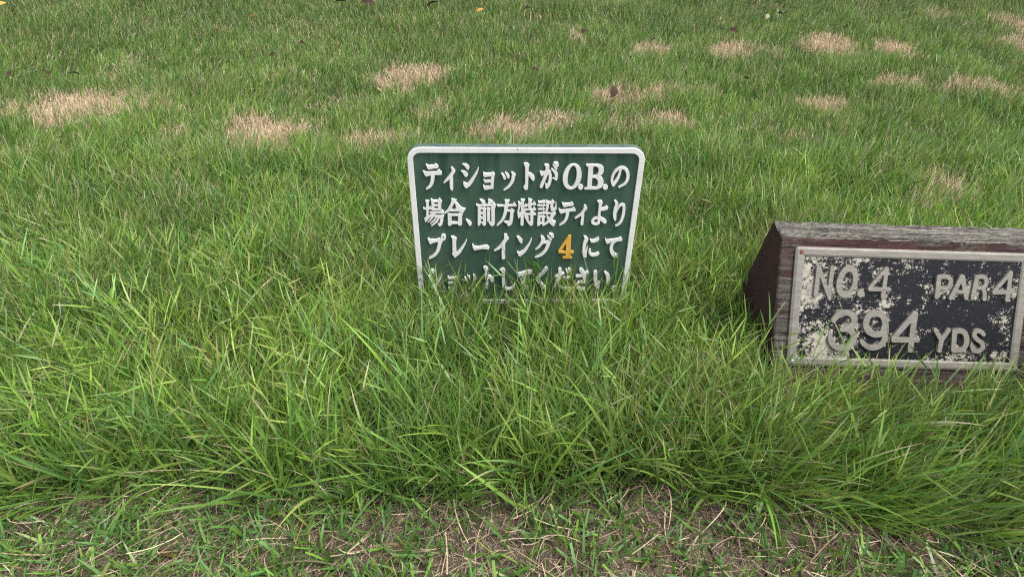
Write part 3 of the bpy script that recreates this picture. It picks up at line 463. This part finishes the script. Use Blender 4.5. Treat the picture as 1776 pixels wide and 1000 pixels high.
def build_timber():
    rs = random.Random(5); bm = bmesh.new()
    nx = 46; cor = SECTION; prof = []          # profile with rounded arrises, points along each side
    m = len(cor)
    for i in range(m):
        p0, p1, p2 = Vector(cor[i-1]), Vector(cor[i]), Vector(cor[(i+1) % m])
        d0 = (p0-p1).normalized(); d2 = (p2-p1).normalized(); r_ = .004
        for d in (d0*r_, (d0+d2).normalized()*r_*.45, d2*r_): prof.append((p1+d, i))
        for k in range(1, 6): prof.append((p1.lerp(p2, k/6), i+.5))
    xs = [-.25]+[-.2475]+[-.2475+.505*(k/nx) for k in range(1, nx)]+[.2575]+[.26]
    rows = []
    cen = sum((Vector(c) for c in cor), Vector((0, 0)))/m
    for x in xs:
        row = []
        for p, kind in prof:
            q = p.copy()
            if x < -.249 or x > .259: q += (cen-q).normalized()*.003
            amp = .0016 if kind in (1, 1.5, 2) else .0007
            if kind not in (0, 3, 3.5, .5): q += Vector((rs.uniform(-1, 1), rs.uniform(-1, 1)))*amp
            row.append(bm.verts.new((x+rs.uniform(-.0008, .0008), q.x, q.y)))
        rows.append(row)
    n = len(prof)
    for a, b in zip(rows[:-1], rows[1:]):
        for i in range(n):
            f = bm.faces.new((a[i], b[i], b[(i+1) % n], a[(i+1) % n]))
            k0 = prof[i][1]; f.material_index = 0 if 1 <= k0 < 2.01 else 1
    for row in (rows[0], rows[-1]):
        f = bm.faces.new(row); f.material_index = 2
    o = from_bm('timber', bm, None, block, smooth=False)
    for mt in (M_WOOD_TOP, M_WOOD_FRONT, M_WOOD_END): o.data.materials.append(mt)
    return o
build_timber()
plate_p = rounded_rect(PW, PH, .004, 2, inset=.006, xoff=PX)
plate = loft('number_plate', [(plate_p, .0036), (plate_p, .0060)], M_FLAKE, block)
plate.matrix_local = rel
q1 = rounded_rect(PW, PH, .006, 4, xoff=PX); q2 = rounded_rect(PW, PH, .006, 4, inset=.0045, xoff=PX); q3 = rounded_rect(PW, PH, .006, 4, inset=.0145, xoff=PX); q4 = rounded_rect(PW, PH, .006, 4, inset=.0175, xoff=PX)
loft('frame', [(q1, .0061), (q1, .0022), (q2, 0), (q3, .0001), (q4, .0016), (q4, .0061)], M_ALU, plate, closed=True)
for g_ in PLATE_GLYPHS: letter(g_, -.0012, .0038, .4, M_ALU, plate)
for k, (sx_, sz_) in enumerate(((-PW/2+.011, PH-.0095), (PW/2-.011, PH-.0095), (-PW/2+.011, .0085), (PW/2-.011, .0085))):
    bm = bmesh.new(); bmesh.ops.create_uvsphere(bm, u_segments=12, v_segments=8, radius=.0046)
    bmesh.ops.scale(bm, vec=(1, .5, 1), verts=bm.verts)
    for v in bm.verts:                                     # slot across the head
        if abs(v.co.z) < .0011 and v.co.y < -.001: v.co.y += .0012
    bmesh.ops.translate(bm, vec=(sx_+PX, .0003, sz_), verts=bm.verts)
    s_ = from_bm('screw', bm, M_STEEL if k == 2 else M_RUST, plate, smooth=True)
    s_['label'] = 'shiny steel screw head' if k == 2 else 'rusty screw head'

# ------------------------------------------------------------------ fallen leaves
def dead_leaf(x, y, size, lift, kind, label, seed):
    rs = random.Random(seed); bm = bmesh.new(); nl, nw = 9, 4; rows = []
    for i in range(nl+1):
        u = i/nl; w = .30*math.sin(math.pi*min(1, u*.97+.015))**.8*(1-.25*u)*(1+rs.uniform(-.09, .09)); row = []
        for j in range(-nw, nw+1):
            v = j/nw; curl = .55*v*v*w+.20*math.sin(u*3.1)+rs.uniform(-.012, .012)
            row.append(bm.verts.new(((u-.5)*size, v*w*size, curl*size*.55)))
        rows.append(row)
    for a, b in zip(rows[:-1], rows[1:]):
        for j in range(2*nw): bm.faces.new((a[j], a[j+1], b[j+1], b[j]))
    st = rows[0][nw].co                                     # stalk
    s0 = [bm.verts.new((st.x, st.y+dy, st.z+dz)) for dy, dz in ((-.008*size, 0), (.008*size, 0), (0, .012*size))]
    s1 = [bm.verts.new((st.x-.32*size, st.y+.05*size+dy, st.z+.05*size+dz)) for dy, dz in ((-.006*size, 0), (.006*size, 0), (0, .009*size))]
    for i in range(3): bm.faces.new((s0[i], s0[(i+1) % 3], s1[(i+1) % 3], s1[i]))
    o = from_bm('dead_leaf', bm, dict(d=M_LEAF_DARK, g=M_LEAF_GOLD, b=M_LEAF_BROWN, p=M_LEAF_PALE)[kind], None, True)
    o.location = (x, y, float(height(x, y))+lift); o.rotation_euler = (rs.uniform(.1, .75), rs.uniform(-.4, .4), rs.uniform(0, 6.28))
    return tag(o, label, 'leaf', 'fallen dead leaves')
LEAVES = [
 (.364, 2.47, .062, .055, 'd', 'largest dark leaf, folded upright on the dry patch above the sign'),
 (-.533, .604, .055, .004, 'b', 'brown and yellow crumpled leaf on bare ground at the lower left'),
 (-2.437, 3.55, .085, .066, 'g', 'golden leaf lying in the grass at the upper left corner'),
 (-.151, 3.50, .045, .066, 'g', 'small golden leaf at the top edge, straight above the sign'),
 (-.977, 3.62, .05, .066, 'b', 'tan brown leaf at the top edge among the dark litter'),
 (1.162, 3.38, .045, .066, 'p', 'pale leaf in the far grass, upper right of the sign'),
 (-1.938, 2.68, .055, .058, 'd', 'dark leaf above the left dry patch, leftmost of a row of three'),
 (-1.819, 2.71, .06, .058, 'd', 'dark leaf above the left dry patch, middle of a row of three'),
 (-1.705, 2.70, .06, .058, 'd', 'dark leaf above the left dry patch, rightmost of a row of three'),
 (-1.214, 3.49, .05, .045, 'b', 'reddish brown leaf near the top edge, left of the dark litter'),
 (-.766, 2.85, .035, .058, 'd', 'tiny dark leaf just left of the dry patch above the sign'),
 (-.975, 2.87, .035, .058, 'd', 'tiny dark leaf in plain green turf, upper left of the sign'),
 (-.907, 3.15, .04, .045, 'd', 'small dark leaf below the litter at the top edge'),
 (-2.333, 3.19, .05, .045, 'd', 'dark leaf at the left edge below the golden leaf'),
 (-1.440, 2.10, .04, .058, 'd', 'dark speck of leaf below the left dry patch'),
 (-1.035, 3.66, .08, .066, 'd', 'dark litter leaf at the top edge, first from the left'),
 (-.832, 3.62, .08, .066, 'd', 'dark litter leaf at the top edge, second from the left'),
 (-.697, 3.62, .085, .066, 'd', 'dark litter leaf at the top edge, third from the left'),
 (-.386, 3.59, .09, .066, 'd', 'dark litter leaf at the top edge, fourth from the left'),
 (.069, 3.52, .06, .066, 'd', 'dark leaf at the top edge right of the small golden leaf'),
 (.312, 3.18, .05, .066, 'd', 'upright dark leaf in the thin dry tuft above the sign'),
 (.595, 3.08, .05, .066, 'd', 'dark leaf touching the top of a far dry patch right of centre'),
 (.956, 3.18, .06, .066, 'd', 'dark leaf above the second far dry patch right of centre'),
 (1.233, 3.41, .06, .066, 'd', 'dark leaf just right of the pale leaf'),
 (1.319, 3.52, .06, .066, 'd', 'dark leaf at the top edge, farthest right of a close pair'),
 (1.649, 3.35, .05, .066, 'd', 'lone dark leaf above the far right dry patches'),
 (.089, 2.70, .045, .058, 'd', 'dark leaf in green turf straight above the sign border'),
 (.881, 2.61, .035, .058, 'd', 'tiny dark leaf in open turf right of the largest dark leaf'),
]
for i, a in enumerate(LEAVES):
    dy = .14 if a[1] > 3 else .06 if a[1] > 2 else 0
    dead_leaf(a[0], a[1]-dy, a[2]*(.8 if i else 1), *a[3:], seed=100+i)

# ------------------------------------------------------------------ grass: every blade is real geometry, gathered into a few masses
def unit(v): return v/np.maximum(np.linalg.norm(v, axis=-1, keepdims=True), 1e-9)

SIGN_I = np.array(SIGN_M.inverted()); BLOCK_I = np.array(BLOCK_M.inverted()); SIGN_A = np.array(SIGN_M); BLOCK_A = np.array(BLOCK_M)
FA, FB, BB, BA = [np.array(p) for p in SECTION]
def keep_out(P0, Q):
    """press blade points Q (n,3) whose roots P0 stand outside the sign and the block back onto their faces"""
    L0 = P0@SIGN_I[:3, :3].T+SIGN_I[:3, 3]; L = Q@SIGN_I[:3, :3].T+SIGN_I[:3, 3]
    near = (np.abs(L[:, 0]) < SW/2+.004) & (L[:, 2] < SH+.004) & (L[:, 2] > -.01)
    fr = near & (L0[:, 1] < .008) & (L[:, 1] > -.003); bk = near & (L0[:, 1] >= .008) & (L[:, 1] < .021)
    L[fr, 1] = -.003; L[bk, 1] = .021
    ch = fr | bk; Q = Q.copy(); Q[ch] = L[ch]@SIGN_A[:3, :3].T+SIGN_A[:3, 3]
    L0 = P0@BLOCK_I[:3, :3].T+BLOCK_I[:3, 3]; L = Q@BLOCK_I[:3, :3].T+BLOCK_I[:3, 3]
    def fy(z): return FA[0]+(z-FA[1])*(FB[0]-FA[0])/(FB[1]-FA[1])-.011
    def by(z): return BA[0]+(z-BA[1])*(BB[0]-BA[0])/(BB[1]-BA[1])+.004
    inside = (np.abs(L[:, 0]-.005) < .259) & (L[:, 2] < FB[1]+.004) & (L[:, 1] > fy(L[:, 2])) & (L[:, 1] < by(L[:, 2]))
    front = inside & (L0[:, 1] < fy(L0[:, 2])); side = inside & ~front & (np.abs(L0[:, 0]) > .25); back = inside & ~front & ~side
    L[front, 1] = fy(L[front, 2]); L[side, 0] = np.where(L0[side, 0] > 0, .2645, -.2545); L[back, 1] = by(L[back, 2])
    Q[inside] = L[inside]@BLOCK_A[:3, :3].T+BLOCK_A[:3, 3]
    return Q

def free_roots(x, y):
    P = np.stack([x, y, height(x, y)], 1)
    L = P@SIGN_I[:3, :3].T+SIGN_I[:3, 3]; a = (np.abs(L[:, 0]) < SW/2) & (L[:, 1] > -.004) & (L[:, 1] < .024)
    L = P@BLOCK_I[:3, :3].T+BLOCK_I[:3, 3]; b = (np.abs(L[:, 0]-.005) < .26) & (L[:, 1] > FA[0]-.012) & (L[:, 1] < BA[0]+.004)
    return ~(a | b)

class Mass:
    """collects ribbons (n blades, nseg segments each) into one mesh"""
    def __init__(s): s.v = []; s.f3 = []; s.f4 = []; s.c = []; s.n = 0
    def ribbons(s, P0, D0, L, W, tint, tipt=None, nseg=5, droop=1.0, sway=.25, blunt=False, stem=False, gmin=.004):
        n = len(P0)
        if n == 0: return None
        D = unit(D0); P = P0.copy(); ref = unit(rng.normal(size=(n, 3))*np.array([1, 1, .45])); S = unit(np.cross(D, ref))
        sw = rng.normal(size=(n, 3))*sway; sw[:, 2] *= .3; droop = np.broadcast_to(droop, (n,)); ds = L/nseg
        path = [P]; dirs = [D]; allv = []
        for k in range(nseg+1):
            t_ = k/nseg
            w = W*((1-.10*t_) if stem else (.72+.28*min(1, t_*4))*(1-t_**2.4)**.9 if not blunt else (.8+.2*min(1, t_*4))*(1-.25*t_))
            Sk = unit(S-np.sum(S*D, 1, keepdims=True)*D)
            last = k == nseg and not blunt and not stem
            if last: allv.append(P[:, None])
            else: allv.append(np.stack([P-Sk*(w*.5)[:, None], P+Sk*(w*.5)[:, None]], 1))
            if k < nseg:
                D = unit(D+np.array([0, 0, -1.0])*(droop*ds*(.35+1.5*t_))[:, None]*3.2+sw*(ds*5)[:, None])
                P = P+D*ds[:, None]
                z = height(P[:, 0], P[:, 1])+gmin; P = np.stack([P[:, 0], P[:, 1], np.maximum(P[:, 2], z)], 1)
                P = keep_out(P0, P)
                path.append(P); dirs.append(D)
        V = np.concatenate(allv, 1); m = V.shape[1]; base = s.n+np.arange(n)*m
        nq = nseg if (blunt or stem) else nseg-1
        for k in range(nq): s.f4.append(np.stack([base+2*k, base+2*k+1, base+2*k+3, base+2*k+2], 1))
        if not (blunt or stem): s.f3.append(np.stack([base+2*nq, base+2*nq+1, base+2*nq+2], 1))
        tt = np.concatenate([np.full(2 if i < nseg or blunt or stem else 1, i/nseg) for i in range(nseg+1)])
        tp = tint if tipt is None else tipt
        k_ = np.clip((tt-.55)/.45, 0, 1)[None, :, None]
        s.c.append((tint[:, None]*(1-k_)+tp[:, None]*k_).reshape(-1, 3)); s.v.append(V.reshape(-1, 3)); s.n += n*m
        return np.stack(path, 1), np.stack(dirs, 1)
    def build(s, name, mat, label, cat):
        V = np.concatenate(s.v).astype(np.float32); C = np.concatenate(s.c)
        q = np.concatenate(s.f4) if s.f4 else np.zeros((0, 4), int); t3 = np.concatenate(s.f3) if s.f3 else np.zeros((0, 3), int)
        me = bpy.data.meshes.new(name); me.vertices.add(len(V)); me.vertices.foreach_set('co', V.ravel())
        li = np.concatenate([q.ravel(), t3.ravel()]).astype(np.int32); me.loops.add(len(li)); me.loops.foreach_set('vertex_index', li)
        st = np.concatenate([np.arange(len(q))*4, len(q)*4+np.arange(len(t3))*3]).astype(np.int32)
        me.polygons.add(len(st)); me.polygons.foreach_set('loop_start', st)
        me.update(calc_edges=True); me.polygons.foreach_set('use_smooth', np.ones(len(st), bool))
        at = me.color_attributes.new('tint', 'FLOAT_COLOR', 'POINT')
        at.data.foreach_set('color', np.concatenate([np.clip(C, 0, 1), np.ones((len(C), 1))], 1).astype(np.float32).ravel())
        o = link_mesh(name, me, mat); tag(o, label, cat, kind='stuff')
        print(name, 'tris', len(q)*2+len(t3)); return o

GREENS = np.array([(.120, .222, .037), (.155, .258, .044), (.089, .185, .048), (.067, .145, .031), (.188, .252, .063), (.111, .212, .069)])
TANS = np.array([(.53, .425, .29), (.58, .475, .335), (.45, .345, .235), (.49, .37, .255), (.32, .235, .15)])
REDS = np.array([(.20, .11, .05), (.26, .16, .07)])
def greens(n, w=(.30, .22, .18, .12, .10, .08), var=.16):
    w = np.array(w)/sum(w); c = GREENS[rng.choice(len(GREENS), n, p=w)]
    return c*(1+rng.normal(size=(n, 1))*var).clip(.6, 1.5)*(1+rng.normal(size=(n, 3))*.05)
def mottle(c, x, y, amt=1.0):
    """patchy growth: some clumps lusher and bluer, some yellower or half dead"""
    a = (vnoise(x, y, .17, 61)-.5)*1.0+(vnoise(x, y, .06, 62)-.5)*.8; b = np.clip(vnoise(x, y, .11, 63)*.65+vnoise(x, y, .035, 64)*.35-.56, 0, 1)*2.0*amt
    c = c*(1+a[:, None]*np.array([.50, .40, .34])*amt)
    return c*(1-b[:, None]*.55)+np.array((.22, .20, .085))*b[:, None]*.55
def tans(n): return TANS[rng.integers(0, len(TANS), n)]*(1+rng.normal(size=(n, 1))*.14).clip(.6, 1.4)
def up_dir(az, th): return np.stack([np.sin(th)*np.cos(az), np.sin(th)*np.sin(az), np.cos(th)], 1)
def roots(n, x0, x1, y0, y1):
    x = rng.uniform(x0, x1, n); y = rng.uniform(y0, y1, n); k = free_roots(x, y); return x[k], y[k]
def at(x, y, dz=-.004): return np.stack([x, y, height(x, y)+dz], 1)

def edge_y(x):
    """where the uncut grass ends towards the camera"""
    return .708+.05*(vnoise(x, x*0, .22, 11)-.5)+.03*(vnoise(x, x*0, .07, 12)-.5)-.07*np.clip((x-.35)/.5, 0, 1)-.03*np.clip((-x-.5)/.4, 0, 1)

def dry_mask(x, y):
    m = np.zeros(len(x)); wob = (vnoise(x, y, .045, 21)-.5)*.9+(vnoise(x, y, .015, 22)-.5)*.5
    for px, py, rx, ry, s_ in PATCHES:
        d = np.hypot((x-px)/(rx*1.15), (y-(py-.045))/(ry*1.2))
        m = np.maximum(m, min(1, s_+.1)*np.clip((1.22-d+wob*.95)/.62, 0, 1))
    return m

# --- mown turf, from behind the sign up the bank
def turf():
    green = Mass(); dry = Mass()
    def band(n, x0, x1, y0, y1, lmin, lmax, wmin, wmax, nseg):
        x, y = roots(n, x0, x1, y0, y1); n = len(x)
        clump = vnoise(x, y, .10, 31); big = vnoise(x, y, .6, 32)
        keep = rng.random(n) < .55+.6*clump; x, y, clump, big = x[keep], y[keep], clump[keep], big[keep]; n = len(x)
        d = dry_mask(x, y); isdry = rng.random(n) < np.maximum(d*.93, .08+.26*np.clip(vnoise(x, y, .22, 33)*.6+vnoise(x, y, .07, 35)*.4-.45, 0, 1)*2)
        az = rng.uniform(0, 2*math.pi, n); th = np.abs(rng.normal(.38, .24, n))
        D0 = up_dir(az, th)+np.stack([.55*(vnoise(x, y, .5, 34)-.15), .12*np.ones(n), 0*x], 1)
        L = rng.uniform(lmin, lmax, n)*(.72+.55*clump)*np.where(isdry, .70, 1); W = rng.uniform(wmin, wmax, n)
        P = at(x, y)
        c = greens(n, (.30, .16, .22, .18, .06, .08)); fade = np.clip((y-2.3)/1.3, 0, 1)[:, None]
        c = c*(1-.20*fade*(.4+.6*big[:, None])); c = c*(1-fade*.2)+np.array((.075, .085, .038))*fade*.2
        c = mottle(c, x, y, .8); tip = np.where(rng.random((n, 1)) < .20, tans(n)*.8, c*1.05)
        g = ~isdry
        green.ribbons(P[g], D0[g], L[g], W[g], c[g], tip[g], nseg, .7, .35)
        dry.ribbons(P[isdry], D0[isdry], L[isdry], W[isdry]*.8, tans(int(isdry.sum())), None, nseg, .5, .4)
    band(46000, -2.0, 2.0, 1.30, 2.0, .055, .125, .0024, .0044, 4)
    band(80000, -2.5, 2.5, 2.0, 2.7, .040, .080, .0022, .0038, 3)
    band(115000, -3.1, 3.1, 2.7, 3.7, .036, .068, .0024, .0040, 3)
    band(50000, -3.6, 3.6, 3.7, 5.0, .05, .085, .004, .007, 2)
    band(30000, -5.0, 5.0, 5.0, 8.0, .05, .09, .006, .012, 2)
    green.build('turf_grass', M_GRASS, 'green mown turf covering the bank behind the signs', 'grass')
    # extra density of short dead blades inside the patches
    for px, py, rx, ry, s_ in PATCHES:
        n = int(26000*s_*rx*ry*4); a = rng.uniform(0, 2*math.pi, n); r_ = np.sqrt(rng.random(n))*1.4
        x = px+rx*r_*np.cos(a); y = py-.05+ry*r_*np.sin(a); m = (dry_mask(x, y) > rng.random(n)*.9) & free_roots(x, y); x, y = x[m], y[m]; n = len(x)
        dry.ribbons(at(x, y), up_dir(rng.uniform(0, 6.283, n), np.abs(rng.normal(.7, .35, n))), rng.uniform(.02, .055, n), rng.uniform(.0016, .003, n), tans(n), None, 3, .4, .5)
    dry.build('dead_grass', M_STRAW, 'straw coloured dead grass in dry patches across the turf', 'dead grass')
turf()

# --- uncut grass round the signs
def lean_field(x, y):
    r_ = np.clip((x-.2)/.5, 0, 1)*np.clip((1.05-y)/.3, 0, 1)
    return np.stack([.35*(vnoise(x, y, .30, 41)-.5)*2+.50*r_, .35*(vnoise(x, y, .30, 42)-.55)*2-.16*np.clip((.92-y)/.2, 0, 1)-.1*r_, 0*x], 1)

def long_grass():
    g = Mass(); dryl = Mass()
    def tall(x, y):
        """growth height factor: longest along the near edge, shorter between sign and turf"""
        f = np.clip((1.42-y)/.30, 0, 1)*.45+.45
        f = f*(1-.30*np.clip(1-np.abs(x-.02)/.30, 0, 1)*np.clip(1-np.abs(y-1.16)/.16, 0, 1))*(1-.30*np.clip(1.6-np.abs(x-.78)/.2, 0, 1)*np.clip(1-np.abs(y-.93)/.14, 0, 1))
        f = f*(1-.5*np.clip(1.5-np.abs(x-.43)/.09, 0, 1)*np.clip(1.5-np.abs(y-1.10)/.13, 0, 1))
        return f*(.78+.45*vnoise(x, y, .13, 43))
    # tufts of plain blades
    nt = 9300; tx = rng.uniform(-1.9, 2.0, nt); ty = rng.uniform(.62, 2.25, nt)
    k = (ty > edge_y(tx)) & free_roots(tx, ty) & (rng.random(nt) < np.clip((2.15-ty)/.7, .04, 1)) & (dry_mask(tx, ty) < .15); tx, ty = tx[k], ty[k]
    cnt = rng.integers(7, 19, len(tx)); i = np.repeat(np.arange(len(tx)), cnt); n = len(i)
    x = tx[i]+rng.normal(0, .013, n); y = ty[i]+rng.normal(0, .013, n)
    k = free_roots(x, y) & (y > edge_y(x)-.02); x, y, i = x[k], y[k], i[k]; n = len(x)
    tuft_hue = greens(len(tx), var=.14)[i]; c = mottle(tuft_hue*.55+greens(n)*.45, tx[i], ty[i])
    th = np.abs(rng.normal(.45, .30, n)); D0 = up_dir(rng.uniform(0, 6.283, n), th)+lean_field(x, y)*.8
    edge = np.clip((.95-y)/.2, 0, 1)
    L = rng.uniform(.07, .17, n)*tall(x, y)*(1+.55*edge*rng.random(n)); W = np.exp(rng.normal(math.log(.0027), .34, n)).clip(.0014, .0075)*(1+.35*edge)
    tip = np.where(rng.random((n, 1)) < .10, tans(n)*.8, c*1.04)
    g.ribbons(at(x, y), D0, L, W, c, tip, 6, rng.uniform(.2, 1.2, n)*(1-.45*edge), .35)
    # leafy shoots: a thin culm with leaves to both sides
    ns = 6500; x = rng.uniform(-1.8, 1.9, ns); y = rng.uniform(.66, 1.95, ns)
    k = (y > edge_y(x)+.01) & free_roots(x, y) & (dry_mask(x, y) < .3); x, y = x[k], y[k]; n = len(x)
    D0 = up_dir(rng.uniform(0, 6.283, n), np.abs(rng.normal(.25, .18, n)))+lean_field(x, y)*.75
    L = rng.uniform(.10, .21, n)*tall(x, y)*np.clip((1.62-y)/.3, .62, 1)*np.where((np.abs(x-.02) < .27) & (np.abs(y-1.12) < .09), rng.choice([.7, .85, 1.05, 1.3], n), 1); c = mottle(greens(n, (.3, .26, .1, .06, .22, .06)), x, y)
    nb = 6; path, dirs = g.ribbons(at(x, y), D0, L, np.full(n, .0017), c*.95, None, nb, .35, .3, stem=True)
    for lv in range(1, nb+1):
        for rep in range(1 if lv < nb else 2):
            P = path[:, lv]; D = dirs[:, min(lv, nb-1)]
            side = unit(np.cross(D, rng.normal(size=(n, 3))))*(1 if lv % 2 else -1)
            ok = rng.random(n) < (.35 if lv == 1 else .9)
            LD = unit(D*rng.uniform(.55, 1.1, (n, 1))+side*rng.uniform(.3, .75, (n, 1)))
            lc = c*(1+rng.normal(size=(n, 1))*.1)
            g.ribbons(P[ok], LD[ok], (rng.uniform(.035, .085, n)*(.8+.2*(lv < nb)))[ok], rng.uniform(.002, .0037, n)[ok], lc[ok], np.where(rng.random((n, 1)) < .2, tans(n)*.8, lc*1.05)[ok], 4, .8, .25)
    # long arching blades spilling over the near edge
    ne = 650; x = rng.uniform(-1.3, 1.5, ne); y = edge_y(x)+np.abs(rng.normal(0, .12, ne)); k = free_roots(x, y); x, y = x[k], y[k]; n = len(x)
    D0 = up_dir(rng.uniform(0, 6.283, n), np.abs(rng.normal(.42, .25, n)))+lean_field(x, y)*.9
    c = greens(n, (.3, .2, .25, .05, .1, .1))
    g.ribbons(at(x, y), D0, rng.uniform(.13, .27, n), rng.uniform(.0035, .0066, n), c, np.where(rng.random((n, 1)) < .15, tans(n), c*1.05), 9, rng.uniform(.25, .95, n), .3)
    # fine upright blades standing close in front of the sign
    n0 = 1300; x = rng.uniform(-.27, .31, n0); y = rng.uniform(1.05, 1.18, n0); k = free_roots(x, y); x, y = x[k], y[k]; n = len(x); c = mottle(greens(n), x, y)
    g.ribbons(at(x, y), up_dir(rng.uniform(0, 6.283, n), np.abs(rng.normal(.16, .12, n))), rng.uniform(.075, .15, n)*rng.choice([.8, 1, 1.15], n), rng.uniform(.0016, .003, n), c, np.where(rng.random((n, 1)) < .3, tans(n)*.9, c*1.05), 6, .25, .25)
    g.build('long_grass', M_GRASS, 'long uncut green grass round the sign and the timber block', 'grass')
    # dead stems and blades caught in the long grass
    nd = 8500; x = rng.uniform(-1.7, 1.8, nd); y = rng.uniform(.68, 1.8, nd); k = (y > edge_y(x)) & free_roots(x, y); x, y = x[k], y[k]; n = len(x)
    D0 = up_dir(rng.uniform(0, 6.283, n), np.abs(rng.normal(.7, .4, n)))+lean_field(x, y)*.5
    dryl.ribbons(at(x, y), D0, rng.uniform(.06, .19, n)*tall(x, y), rng.uniform(.001, .0024, n), np.where(rng.random((n, 1)) < .18, REDS[rng.integers(0, 2, n)], tans(n)*.95), None, 6, rng.uniform(.2, 1.2, n), .6)
    dryl.build('dead_stems', M_STRAW, 'thin tan dead stems tangled in the long green grass', 'dead grass')
long_grass()

# --- clipped strip along the bottom of the picture
def clipped():
    g = Mass(); s_ = Mass()
    nt = 3900; tx = rng.uniform(-1.4, 1.5, nt); ty = rng.uniform(.30, .84, nt)
    k = (ty < edge_y(tx)+.04) & (rng.random(nt) < .25+.95*vnoise(tx, ty, .10, 51)*np.clip(.48+np.abs(tx-.20)*.9+.7*(tx < -.2), 0, 1.6)); tx, ty = tx[k], ty[k]
    cnt = rng.integers(4, 10, len(tx)); i = np.repeat(np.arange(len(tx)), cnt); n = len(i)
    x = tx[i]+rng.normal(0, .011, n); y = ty[i]+rng.normal(0, .011, n)
    c = greens(n, (.25, .08, .34, .13, .05, .3)); D0 = up_dir(rng.uniform(0, 6.283, n), np.abs(rng.normal(.75, .3, n)))
    bl = rng.random(n) < .45
    L = rng.uniform(.022, .065, n); W = rng.uniform(.0028, .0058, n)
    for m, b in ((bl, True), (~bl, False)): g.ribbons(at(x, y)[m], D0[m], L[m], W[m], c[m], None, 4, 1.0, .3, blunt=b)
    g.build('clipped_grass', M_GRASS, 'short clipped green blades along the near edge of bare ground', 'grass')
    for n, l0, l1, w0, w1, zmax, ns in ((60000, .004, .018, .0007, .0016, .007, 2), (22000, .018, .045, .0008, .0017, .014, 3), (4200, .045, .11, .0009, .0022, .022, 5)):
        x = rng.uniform(-1.4, 1.5, n); y = rng.uniform(.30, .95, n); k = (y < edge_y(x)+.12); x, y = x[k], y[k]; n = len(x)
        az = rng.uniform(0, 6.283, n); D0 = np.stack([np.cos(az), np.sin(az), rng.normal(.03, .2, n)], 1)
        P = at(x, y, 0); P[:, 2] += rng.uniform(.0015, zmax, n)
        cc = np.where(rng.random((n, 1)) < .3, np.array((.20, .145, .105)), tans(n)*(1 if ns == 2 else 1.15))*rng.uniform(.45, .95, (n, 1))
        s_.ribbons(P, D0, rng.uniform(l0, l1, n), rng.uniform(w0, w1, n), cc, None, ns, .2, 1.6, blunt=True, gmin=.0015)
    s_.build('straw_litter', M_STRAW, 'loose dry straw and clippings scattered on the bare soil', 'straw')
clipped()
